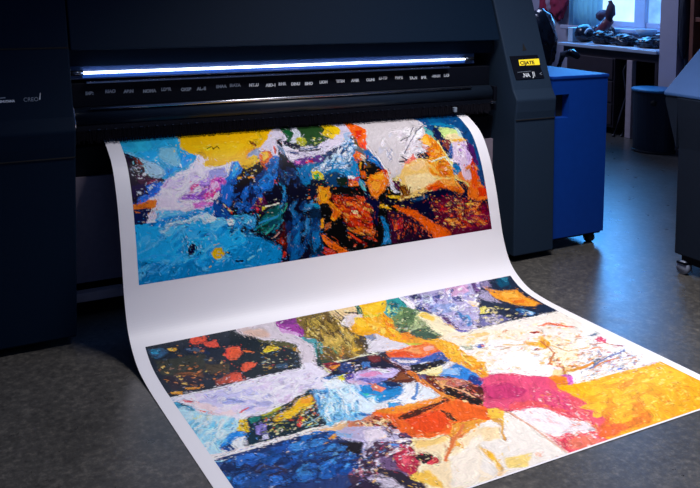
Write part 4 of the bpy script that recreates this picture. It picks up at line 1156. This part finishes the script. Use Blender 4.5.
p 68/38/21 5.2 730,1636 745,1671 739,1720 728,1714 724,1660
p 217/149/104 5.2 576,1870 742,1734 741,1746 588,1871
p 237/214/174 10.4 554,1763 581,1748 670,1771 579,1866 682,1807 756,1773 770,1780 591,2014 466,1948 507,1839
p 236/198/121 7.8 562,1756 664,1774 641,1797 549,1795
p 239/188/78 7.8 472,1883 519,1888 515,1974 466,1930
p 237/225/208 7.8 604,1868 750,1806 595,2008 533,1975
s 224/157/97 5.4 591,1867 741,1740
p 232/164/59 5.2 673,1790 669,1824 661,1848 653,1827
p 28/102/183 7.8 267,1581 321,1572 384,1595 361,1649 334,1672 252,1673 229,1661
p 30/44/84 7.8 229,1661 270,1674 342,1667 372,1646 439,1681 403,1761 332,1741 280,1731 210,1760 186,1755
p 16/77/158 7.8 207,1766 284,1741 350,1733 392,1746 373,1788 329,1798 286,1783 240,1783
p 45/135/211 5.2 211,1768 284,1741 308,1750 246,1771
p 38/60/113 7.8 186,1755 236,1790 312,1821 282,1875 160,1811
p 27/25/33 7.8 349,1653 433,1682 411,1739 376,1747 324,1711
p 175/167/199 7.8 404,1615 481,1626 554,1654 509,1727 470,1697 399,1768 435,1688 394,1653
p 217/205/217 7.8 468,1639 517,1645 514,1701 466,1695 426,1729
p 137/169/210 5.2 402,1619 436,1641 418,1656 396,1640
p 241/161/48 3.9 361,1626 378,1626 384,1643 363,1646
p 74/48/72 7.8 426,1729 466,1704 501,1723 468,1777 437,1779 414,1758
p 59/43/65 7.8 395,1766 425,1781 432,1819 384,1819 323,1859 319,1833
p 200/192/208 5.2 422,1779 464,1784 429,1809 412,1804
p 162/146/186 7.8 366,1842 415,1847 424,1864 402,1900 362,1871
p 211/203/219 5.2 368,1847 413,1850 395,1873 366,1865
p 180/108/123 5.2 365,1792 377,1798 355,1828 348,1824
p 43/33/58 7.8 303,1862 348,1848 402,1900 384,1929 293,1881
d 234/226/238,161/89/105,59/121/186,218/169/105,26/24/48,107/91/145 130 5.3,-1.6 -0.7,3.2 350,1759 434,1715 509,1727 409,1888 323,1859
d 61/142/217,19/50/94,11/77/150,111/175/225,34/50/100 90 6.9,-2.4 -0.7,4.5 274,1586 372,1608 384,1760 289,1785 197,1769
p 198/121/87 7.8 447,1583 472,1576 516,1594 494,1613 453,1601
d 227/180/125,135/47/39,56/31/39,234/219/180 50 1.9,3.8 -2.2,2.5 454,1582 573,1624 531,1691 509,1641
p 241/229/217 3.1 272,1570 439,1569 445,1579 360,1583 267,1580
p 219/178/130 3.9 358,1577 437,1573 441,1585 366,1591
p 180/39/70 7.8 473,1800 538,1772 539,1801 516,1855 474,1885 454,1854
p 220/86/102 5.2 485,1806 525,1783 498,1834 469,1851
p 34/25/31 5.2 526,1816 549,1815 576,1833 567,1854 526,1859 517,1834
p 208/54/69 5.2 533,1858 573,1846 574,1863 543,1871
d 228/213/220,189/47/79,73/47/79,236/189/157 60 4.8,-1.4 -0.7,2.8 523,1639 570,1713 502,1857 426,1859 408,1829
p 105/80/119 7.8 442,1773 470,1798 454,1854 472,1883 427,1839 418,1813
p 44/38/56 7.8 413,1821 449,1861 466,1948 429,1940 389,1860
p 194/185/202 7.8 399,1845 417,1875 421,1924 368,1896
p 31/56/109 5.2 33,1586 165,1589 298,1580 179,1827 21,1744 37,1640
p 30/98/186 7.8 110,1604 141,1627 121,1647 103,1631
p 28/102/195 7.8 237,1590 295,1587 276,1627 244,1602
p 28/86/170 7.8 231,1659 260,1659 245,1690 229,1681
p 47/47/79 7.8 114,1644 188,1652 211,1710 161,1749 114,1710
p 40/78/137 7.8 41,1650 114,1673 140,1724 95,1756 32,1723
p 31/146/218 5.2 41,1664 56,1665 47,1689 37,1691
p 152/206/241 3.9 33,1590 65,1597 64,1603 37,1597
p 228/228/241 3.9 119,1763 155,1753 156,1760 128,1770
p 239/196/154 3.9 227,1641 244,1634 238,1643 227,1648
p 193/193/210 2.6 152,1621 156,1624 149,1636
d 47/115/202,23/41/82,65/100/170,30/65/132 90 7.6,-0.9 -1.2,5.6 41,1606 278,1612 192,1793 43,1715
p 241/231/231 2.6 33,1575 64,1567 133,1568 210,1563 303,1570 298,1580 208,1579 133,1578 63,1580 42,1583
p 231/227/241 2.6 47,1202 284,1210 281,1217 46,1213
d 6/84/154,0/56/115,31/115/170,0/34/82 40 11.6,-14.9 8.1,5.1 584,463 652,507 734,516 751,599 699,684 623,692 615,582
d 0/90/88,10/124/113,0/54/79,19/138/164 26 15.5,-7.4 4.1,6.7 501,538 603,514 605,551 566,600 520,600
d 2/59/138,14/102/199,0/18/66 30 12.8,-11.1 5.6,5.5 409,444 502,429 538,458 492,501 433,507
d 0/74/149,11/123/208,0/43/108 26 12.0,-14.0 6.5,4.7 502,404 593,334 622,336 578,434
d 8/52/110,25/85/153,0/19/59 20 6.1,15.6 -8.2,3.3 625,325 672,353 703,442 619,438
d 178/206/230,68/139/194,0/53/107,222/230/238 40 14.4,-5.7 2.0,5.9 824,340 973,303 942,382 754,393
d 223/214/221,188/180/192,232/227/230 30 19.6,-16.2 6.1,6.2 1214,233 1354,219 1290,315 1284,373 1183,377
d 220/103/1,158/27/0,227/150/55,4/0/15,181/46/1 60 14.7,8.0 -4.2,5.9 823,490 989,538 989,688 878,632
d 183/52/0,220/123/25,100/0/35,2/0/44,213/160/69 70 15.8,5.4 -3.1,5.9 1285,555 1455,574 1553,617 1541,686 1357,683
d 204/95/0,235/181/71,227/134/0,189/65/0 26 13.0,10.8 -7.0,5.8 1302,287 1385,356 1413,435 1389,475 1278,447
d 235/229/241,223/210/241,203/174/241 30 15.2,-7.3 3.0,6.9 167,380 315,330 354,356 224,423
d 23/167/241,63/182/241,0/131/203,93/194/241 70 15.8,-6.9 3.9,7.4 60,538 342,528 377,676 216,710 54,698
d 207/202/241,156/165/220,231/227/241,229/212/238 40 17.5,4.6 -5.6,16.6 96,1231 345,1252 275,1413 140,1365
d 155/215/241,203/231/241,100/189/230,221/237/241 60 13.5,-11.8 0.9,9.3 58,1300 165,1419 87,1535 41,1521
d 105/182/225,188/223/241,57/142/202,220/233/241 50 -10.4,24.1 -6.5,-0.9 459,1370 587,1400 497,1569 399,1540
d 30/82/167,47/117/211,23/43/87,19/71/135 50 18.1,-1.1 -3.1,13.6 41,1606 282,1605 192,1793 40,1713
d 33/96/179,19/42/94,61/137/208,27/54/108 60 17.3,-5.1 -2.2,11.3 278,1578 376,1610 392,1755 322,1786 194,1775
d 131/100/37,198/167/76,70/53/22,167/137/53 40 -2.5,28.4 -11.0,7.1 700,929 741,981 747,1151 673,1201 624,1106
d 237/191/45,222/145/22,233/168/22,239/206/91 26 9.8,16.8 -10.9,12.8 804,975 937,1003 909,1139 810,1072
d 234/181/33,226/148/14,230/170/21,222/129/21 50 29.4,2.1 -14.3,17.2 1194,1751 1467,1766 1299,1922 1127,1951 1133,1847
d 223/178/118,226/204/156,215/148/66,223/208/200,200/126/81 60 9.3,0.6 -5.1,6.5 1269,1272 1561,1420 1418,1594 1229,1622 1213,1545
d 200/118/59,126/141/185,185/103/81,215/163/103,133/148/170,223/200/178,170/81/111 90 8.3,-1.1 -3.3,4.5 1474,1474 1542,1601 1549,1709 1415,1706 1239,1706
d 227/204/163,215/178/118,223/212/208 36 10.6,1.3 -5.6,8.1 1041,1331 1261,1383 1116,1553 1025,1506
s 185/111/66 4.8 1334,1401 1310,1495 1233,1556
s 200/156/89 4.2 1336,1441 1365,1508 1446,1520
s 96/111/156 4.8 1327,1647 1441,1608 1532,1596
s 185/111/74 3.6 1469,1503 1526,1517 1547,1558
s 208/155/73 6.0 851,1775 810,1833 796,1860
s 215/170/148 4.8 904,1746 907,1829 902,1916 901,1993
s 209/112/59 6.6 586,1870 664,1803 741,1740
d 197/8/0,220/46/0,150/0/0,228/80/1,104/0/1 50 11.0,4.9 -2.6,4.4 822,496 988,544 987,646 874,614
d 145/0/35,190/25/13,84/0/25,205/52/0,115/0/52 40 13.5,3.6 -2.0,5.1 1284,561 1554,610 1549,687 1357,683
p 241/191/0 2.2 317,639 329,626 346,625 357,622 359,638 369,649 353,663 329,663 316,649
p 241/204/67 2.2 335,632 349,629 345,643
p 0/0/55 2.2 236,609 252,598 266,616 252,637 234,637
p 0/27/59 2.2 369,640 388,645 387,652 369,649
d 218/233/241,184/221/241 26 0.4,3.8 -1.9,0.1 210,538 351,510 340,613 209,627
d 218/226/238,163/195/226,234/234/238 20 9.8,-4.7 1.6,3.9 918,242 978,289 925,398 869,363
p 229/23/45 3.3 501,508 509,500 517,510 509,521
p 222/33/0 3.3 596,670 608,677 603,695 589,696
p 230/132/0 4.3 770,449 815,460 824,487 807,506 854,553 856,565 822,590 804,577 821,549 799,517 766,514
p 239/161/17 4.3 774,461 806,471 801,506 774,509
p 221/96/0 4.3 823,538 854,559 826,585 811,572
p 235/212/151 3.3 903,559 929,559 933,571 910,571
p 227/95/0 4.3 765,627 783,644 868,710 828,710 785,679 762,652
p 3/102/156 4.3 1030,591 1051,600 1059,643 1065,704 1022,701 1036,652
p 28/132/193 3.3 1036,652 1057,661 1055,697 1034,694
p 229/112/0 6.5 994,447 1082,456 1068,492 1019,529 995,502
p 237/151/37 4.3 1003,454 1053,459 1039,495 1010,498
p 0/14/36 4.3 1413,482 1461,503 1471,530 1460,545 1435,513
p 224/161/52 3.3 1452,589 1500,593 1490,602 1451,598
p 223/85/0 6.5 1125,569 1195,595 1250,632 1298,663 1354,701 1269,703 1217,647 1170,611 1123,584
p 241/78/63 5.2 284,1020 311,992 349,995 340,1040 314,1063 288,1054
p 241/88/56 3.9 308,1000 336,1004 315,1052 294,1038
p 241/96/58 5.2 315,997 344,997 340,1039 312,1066 290,1062
p 239/94/62 5.2 304,1114 336,1093 368,1107 348,1134 309,1146 299,1135'''
def lin(h): 
    c=np.array([int(q)/255 for q in h.split('/')]); return np.where(c<=.04045,c/12.92,((c+.055)/1.055)**2.4)
def vnoise(X,Y,seed):
    r=np.random.RandomState(seed); T=r.rand(128,128)
    xi,yi=np.floor(X).astype(int),np.floor(Y).astype(int); fx_,fy_=X-xi,Y-yi
    fx_=fx_*fx_*(3-2*fx_); fy_=fy_*fy_*(3-2*fy_); g=lambda a,b:T[a%128,b%128]
    return (g(xi,yi)*(1-fx_)+g(xi+1,yi)*fx_)*(1-fy_)+(g(xi,yi+1)*(1-fx_)+g(xi+1,yi+1)*fx_)*fy_
def paint(us,ss,base):
    """paints the traced strokes (sheet millimetres) into an array of linear colours, one per grid point"""
    X,Y=np.meshgrid(us*1000,ss*1000); C=np.empty(X.shape+(3,)); C[:]=base; DONE=np.zeros(X.shape,bool)
    fb=lambda f,sd:(vnoise(X*f,Y*f,sd)+.5*vnoise(X*f*2.3,Y*f*2.3,sd+1)+.3*vnoise(X*f*5,Y*f*5,sd+2))/1.8-.5
    W1,W2=fb(1/34,1),fb(1/34,11); TX=fb(1/13,31); ST=vnoise((X+Y*.6)/5,(Y-X*.6)/40,41)-.5
    x_0,y_0,dx,dy=X[0,0],Y[0,0],X[0,1]-X[0,0],Y[1,0]-Y[0,0]; ny,nx=X.shape
    rs=np.random.RandomState(7)
    def inside(P,px,py):
        r=np.zeros(px.shape,bool)
        for (ax,ay),(bx,by) in zip(P,P[1:]+P[:1]):
            if ay==by: continue
            k=((ay>py)!=(by>py)); r^=k&(px<(bx-ax)*(py-ay)/(by-ay)+ax)
        return r
    def window(xa,xb,ya,yb,mg):
        i0=max(0,int((xa-mg-x_0)/dx)); i1=min(nx,int((xb+mg-x_0)/dx)+2); j0=max(0,int((ya-mg-y_0)/dy)); j1=min(ny,int((yb+mg-y_0)/dy)+2)
        return (slice(j0,j1),slice(i0,i1)) if i1>i0 and j1>j0 else None
    def fill(P,col,warp,a=1.0,var=.16):
        xs_,ys_=[p[0] for p in P],[p[1] for p in P]
        w=window(min(xs_),max(xs_),min(ys_),max(ys_),warp*1.2+3)
        if w is None: return
        px=X[w]+W1[w]*warp*2.6; py=Y[w]+W2[w]*warp*2.6
        k=inside(P,px,py)
        if not k.any(): return
        cl=lin(col); q=.08 if cl.mean()>.4 else .4
        t=(1+var*TX[w]+q*ST[w])[...,None]
        v=np.clip(cl*t,0,.95)
        A=k.astype(float)*a; r=int(warp/dx*.55) if warp>=6 else 0
        if r:
            for ax in (0,1): A=sum(np.roll(A,s_,ax) for s_ in range(-r,r+1))/(2*r+1)
        A=np.where(DONE[w],A,k*1.0)[...,None]
        C[w]=(1-A)*C[w]+A*v; DONE[w]|=k
    def seg(P,col,w_):
        for a,b in zip(P,P[1:]):
            w=window(min(a[0],b[0]),max(a[0],b[0]),min(a[1],b[1]),max(a[1],b[1]),w_+6)
            if w is None: continue
            px=X[w]+W1[w]*9; py=Y[w]+W2[w]*9
            d=np.array(b)-np.array(a); L2=max(d@d,1e-6); t=np.clip(((px-a[0])*d[0]+(py-a[1])*d[1])/L2,0,1)
            k=np.hypot(px-a[0]-t*d[0],py-a[1]-t*d[1])<w_*.5+.8
            C[w][k]=lin(col); DONE[w]|=k
    thin=[]
    for line in ART.split('\n'):
        t=line.split()
        if not t: continue
        if t[0]=='d':
            cols=t[1].split(','); n=int(t[2]); A=np.array([float(v) for v in t[3].split(',')]); B=np.array([float(v) for v in t[4].split(',')])
            P=[tuple(float(v) for v in q.split(',')) for q in t[5:]]
            xs_,ys_=[p[0] for p in P],[p[1] for p in P]
            if window(min(xs_),max(xs_),min(ys_),max(ys_),0) is None: rs.rand(8); continue
            c=0; tries=0
            while c<n and tries<n*8:
                tries+=1
                q=np.array([rs.uniform(min(xs_),max(xs_)),rs.uniform(min(ys_),max(ys_))])
                if not inside(P,q[:1],q[1:])[0]: continue
                c+=1; k1,k2=rs.uniform(.5,1.8),rs.uniform(.6,1.4); an=rs.normal(0,.35)
                a_=A*k1*math.cos(an)+B*k1*math.sin(an)*1.5; b_=B*k2*math.cos(an)-A*k2*.4*math.sin(an)
                poly=[tuple(q+a_*math.cos(th_)+b_*math.sin(th_)) for th_ in np.linspace(0,2*math.pi,9)[:-1]]
                fill(poly,cols[rs.randint(len(cols))],4,a=rs.uniform(.55,.95))
        else:
            P=[tuple(float(v) for v in q.split(',')) for q in t[3:]]
            if t[0]=='p': fill(P,t[1],float(t[2]))
            else: seg(P,t[1],float(t[2])); thin.append((P,t[1],float(t[2])))
    # close the gaps between shapes with the nearest colour
    for it in range(90):
        if DONE.all(): break
        for ax,sh in ((0,1),(1,1),(0,-1),(1,-1)):
            Dn=np.roll(DONE,sh,ax)&~DONE
            if ax==0: Dn[0 if sh>0 else -1,:]=False
            else: Dn[:,0 if sh>0 else -1]=False
            C[Dn]=np.roll(C,sh,ax)[Dn]; DONE|=Dn
    # swirl the wet edges
    D1=(7*fb(1/30,71)+5*fb(1/11,73))*.42/dx; D2=(7*fb(1/30,81)+5*fb(1/11,83))*.42/dy
    I,J=np.mgrid[0:ny,0:nx]; I2=np.clip((I+D1).round().astype(int),0,ny-1); J2=np.clip((J+D2).round().astype(int),0,nx-1); C=C[I2,J2]
    # brush strokes that follow the shapes
    def blur(A,n):
        for ax in (0,1):
            A=sum(np.roll(A,k,ax) for k in range(-n,n+1))/(2*n+1)
        return A
    lum=np.sqrt(C@np.array([.3,.55,.15])); ls=blur(lum,3); gy,gx=np.gradient(ls)
    g0,g1=np.gradient(lum); busy=np.clip(blur(np.hypot(g0,g1),4)/.075,0,1)
    jx,jxy,jy=blur(gx*gx,4),blur(gx*gy,4),blur(gy*gy,4)
    ang=.5*np.arctan2(2*jxy,jx-jy)+math.pi/2+1.8*fb(1/60,61)
    base2=C.copy(); rs=np.random.RandomState(19)
    def strokes(n,Lm,Wm,jit,accent):
        nonlocal C
        ii=rs.randint(0,ny,n); jj=rs.randint(0,nx,n); Ls=Lm*rs.uniform(.5,1.5,n); Ws=Wm*rs.uniform(.6,1.3,n); q=rs.rand(n); jt=rs.normal(0,1,(n,4)); bd=rs.normal(0,.35,n); al=rs.uniform(.55,1,n)
        for i,j,l,w_,p_,e,bend,al_ in zip(ii,jj,Ls,Ws,q,jt,bd,al):
            bz=busy[i,j]
            if p_>(.8*bz if accent else .25+bz): continue
            i0,j0=i,j
            if p_<.3*bz: i0=min(max(int(i+e[1]*9),0),ny-1); j0=min(max(int(j+e[2]*9),0),nx-1)
            l=l*(1.25-.6*bz); c=base2[i0,j0]*np.clip(1+(.02+.15*bz)*jit*(e[0]+.45*e[1:]),.3,2)
            if accent:
                if e[0]>.25 and c.max()>.5: c=np.clip(c*1.1+.12,0,.9)
                elif e[0]>.25: c=c*.25+np.array([.62,.6,.62])*rs.uniform(.5,1.1)*max(.25,min(1,c.max()*1.6)); l*=.45; w_*=.7
                else: c=c*(.16 if c.max()<.45 else .9)
            h=int(l/dx)+2
            a0,a1,b0,b1=max(0,i-h),min(ny,i+h+1),max(0,j-h),min(nx,j+h+1)
            px=(np.arange(b0,b1)-j)[None,:]*dx; py=(np.arange(a0,a1)-i)[:,None]*dy
            t=ang[i,j]+.25*e[3]; ca,sa=math.cos(t),math.sin(t)
            U=px*ca+py*sa; V=py*ca-px*sa+bend*U*U/max(l,1)
            k=np.clip((1-np.hypot(U/l*2,V/w_*2))*5,0,1)*al_
            W=C[a0:a1,b0:b1]; W+=(c-W)*k[...,None]
    A_=nx*ny*dx*dy
    strokes(int(A_/70),16,5,1.0,False)
    strokes(int(A_/45),10,3.6,1.2,False)
    # streaks of thick and thin paint along the flow
    rn=np.random.RandomState(5).rand(ny,nx); acc=np.zeros((ny,nx)); fi,fj=np.mgrid[0:ny,0:nx].astype(float)
    for sg in (1,-1):
        pi_,pj=fi.copy(),fj.copy()
        for k in range(9):
            ai=np.clip(pi_.round().astype(int),0,ny-1); aj=np.clip(pj.round().astype(int),0,nx-1)
            acc+=rn[ai,aj]; pi_+=sg*np.sin(ang[ai,aj]); pj+=sg*np.cos(ang[ai,aj])
    acc=(acc-acc.mean())/acc.std()
    C=np.clip(C*(1+(.02+.26*busy)*acc)[...,None]+(.012*busy*np.clip(acc-1,0,2))[...,None],0,.9)
    strokes(int(A_/110),15,3.2,1,True)
    strokes(int(A_/110),10,3.0,1,True)
    for P,col,w_ in thin: seg(P,col,w_*.8)
    return np.clip(C,0,.92)
def print_material():
    m=bpy.data.materials.new('printed_ink'); m.use_nodes=True; nt=m.node_tree; b=nt.nodes['Principled BSDF']
    a=nt.nodes.new('ShaderNodeVertexColor'); a.layer_name='paint'
    tc=nt.nodes.new('ShaderNodeTexCoord'); n=nt.nodes.new('ShaderNodeTexNoise'); n.inputs['Scale'].default_value=210; n.inputs['Detail'].default_value=3
    nt.links.new(tc.outputs['Object'],n.inputs['Vector'])
    r=nt.nodes.new('ShaderNodeMapRange'); r.inputs[1].default_value=.3; r.inputs[2].default_value=.7; r.inputs[3].default_value=.96; r.inputs[4].default_value=1.04
    nt.links.new(n.outputs['Fac'],r.inputs[0])
    mx=nt.nodes.new('ShaderNodeMix'); mx.data_type='RGBA'; mx.blend_type='MULTIPLY'; mx.inputs[0].default_value=1
    nt.links.new(a.outputs['Color'],mx.inputs[6]); nt.links.new(r.outputs[0],mx.inputs[7]); nt.links.new(mx.outputs[2],b.inputs['Base Color'])
    b.inputs['Roughness'].default_value=.45; b.inputs['Specular IOR Level'].default_value=.10
    return m
M['ink_print']=print_material()
def picture(u0,u1,s0,s1,base,label,st=.0027):
    us=np.linspace(u0,u1,int((u1-u0)/st)); ss=np.linspace(s0,s1,int((s1-s0)/st))
    o=grid_mesh('printed_picture',us,ss,.0006,M['ink_print'],parent=sheet,colors=paint(us,ss,np.array(base)).reshape(-1,3),loc=SLOC)
    o['label']=label; return o
picture(.0525,1.5675,.12,.7115,(.02,.30,.60),'upper printed picture hanging below the printer, blue at left and orange at right')  # upper print colours hold extra darkening, stronger rightward, to offset the lamp's brightness
picture(.0440,1.5840,.9205,SL-.006,(.80,.76,.78),'lower printed collage lying on the floor, dark at left and yellow at right')

# ------------------------------------------------------------------ light
def area(name,loc,target,sx,sy,power,col):
    l=bpy.data.lights.new(name,'AREA'); l.shape='RECTANGLE'; l.size=sx; l.size_y=sy; l.energy=power; l.color=col
    o=bpy.data.objects.new(name,l); COL.objects.link(o); o.location=loc
    o.rotation_euler=(Vector(target)-Vector(loc)).to_track_quat('-Z','Y').to_euler(); return o
cl_=area('ceiling_light',(2.0,2.10,2.6),(2.1,1.9,0),1.0,.5,37,(1,.965,.97)); cl_.data.spread=R(110)
area('window_light',(XW-.12,5.75,1.6),(3.2,3.4,.3),1.2,1.1,48,(.05,.36,1.0))
area('back_fill_light',(4.0,6.3,2.75),(5.4,5.0,.8),1.2,.4,44,(.55,.62,.95))  # added unseen lamp that brightens the dark back corner
w=bpy.data.worlds.new('room_air'); SC.world=w; w.use_nodes=True
w.node_tree.nodes['Background'].inputs[0].default_value=(.10,.20,.50,1); w.node_tree.nodes['Background'].inputs[1].default_value=.30

# ------------------------------------------------------------------ camera
cam=bpy.data.cameras.new('camera'); co=bpy.data.objects.new('camera',cam); COL.objects.link(co)
cam.sensor_fit='HORIZONTAL'; cam.sensor_width=36; cam.lens=36*854.5/700
th_,pi__,ro_=R(29.13),R(3.30),R(.84)
fw=Vector((math.sin(th_)*math.cos(pi__),math.cos(th_)*math.cos(pi__),-math.sin(pi__))); r_=Vector((math.cos(th_),-math.sin(th_),0)); u_=r_.cross(fw)
ra=r_*math.cos(ro_)+u_*math.sin(ro_); ua=u_*math.cos(ro_)-r_*math.sin(ro_)
mw=Matrix((ra,ua,-fw)).transposed().to_4x4(); mw.translation=Vector((0,0,1.26)); co.matrix_world=mw
cam.shift_x=-(350.9-350)/700; cam.shift_y=(33.4-244)/700; cam.clip_start=.05
SC.camera=co
SC.view_settings.view_transform='Standard'; SC.view_settings.look='None'; SC.view_settings.gamma=1; SC.view_settings.exposure=0
SC.cycles.use_denoising=True
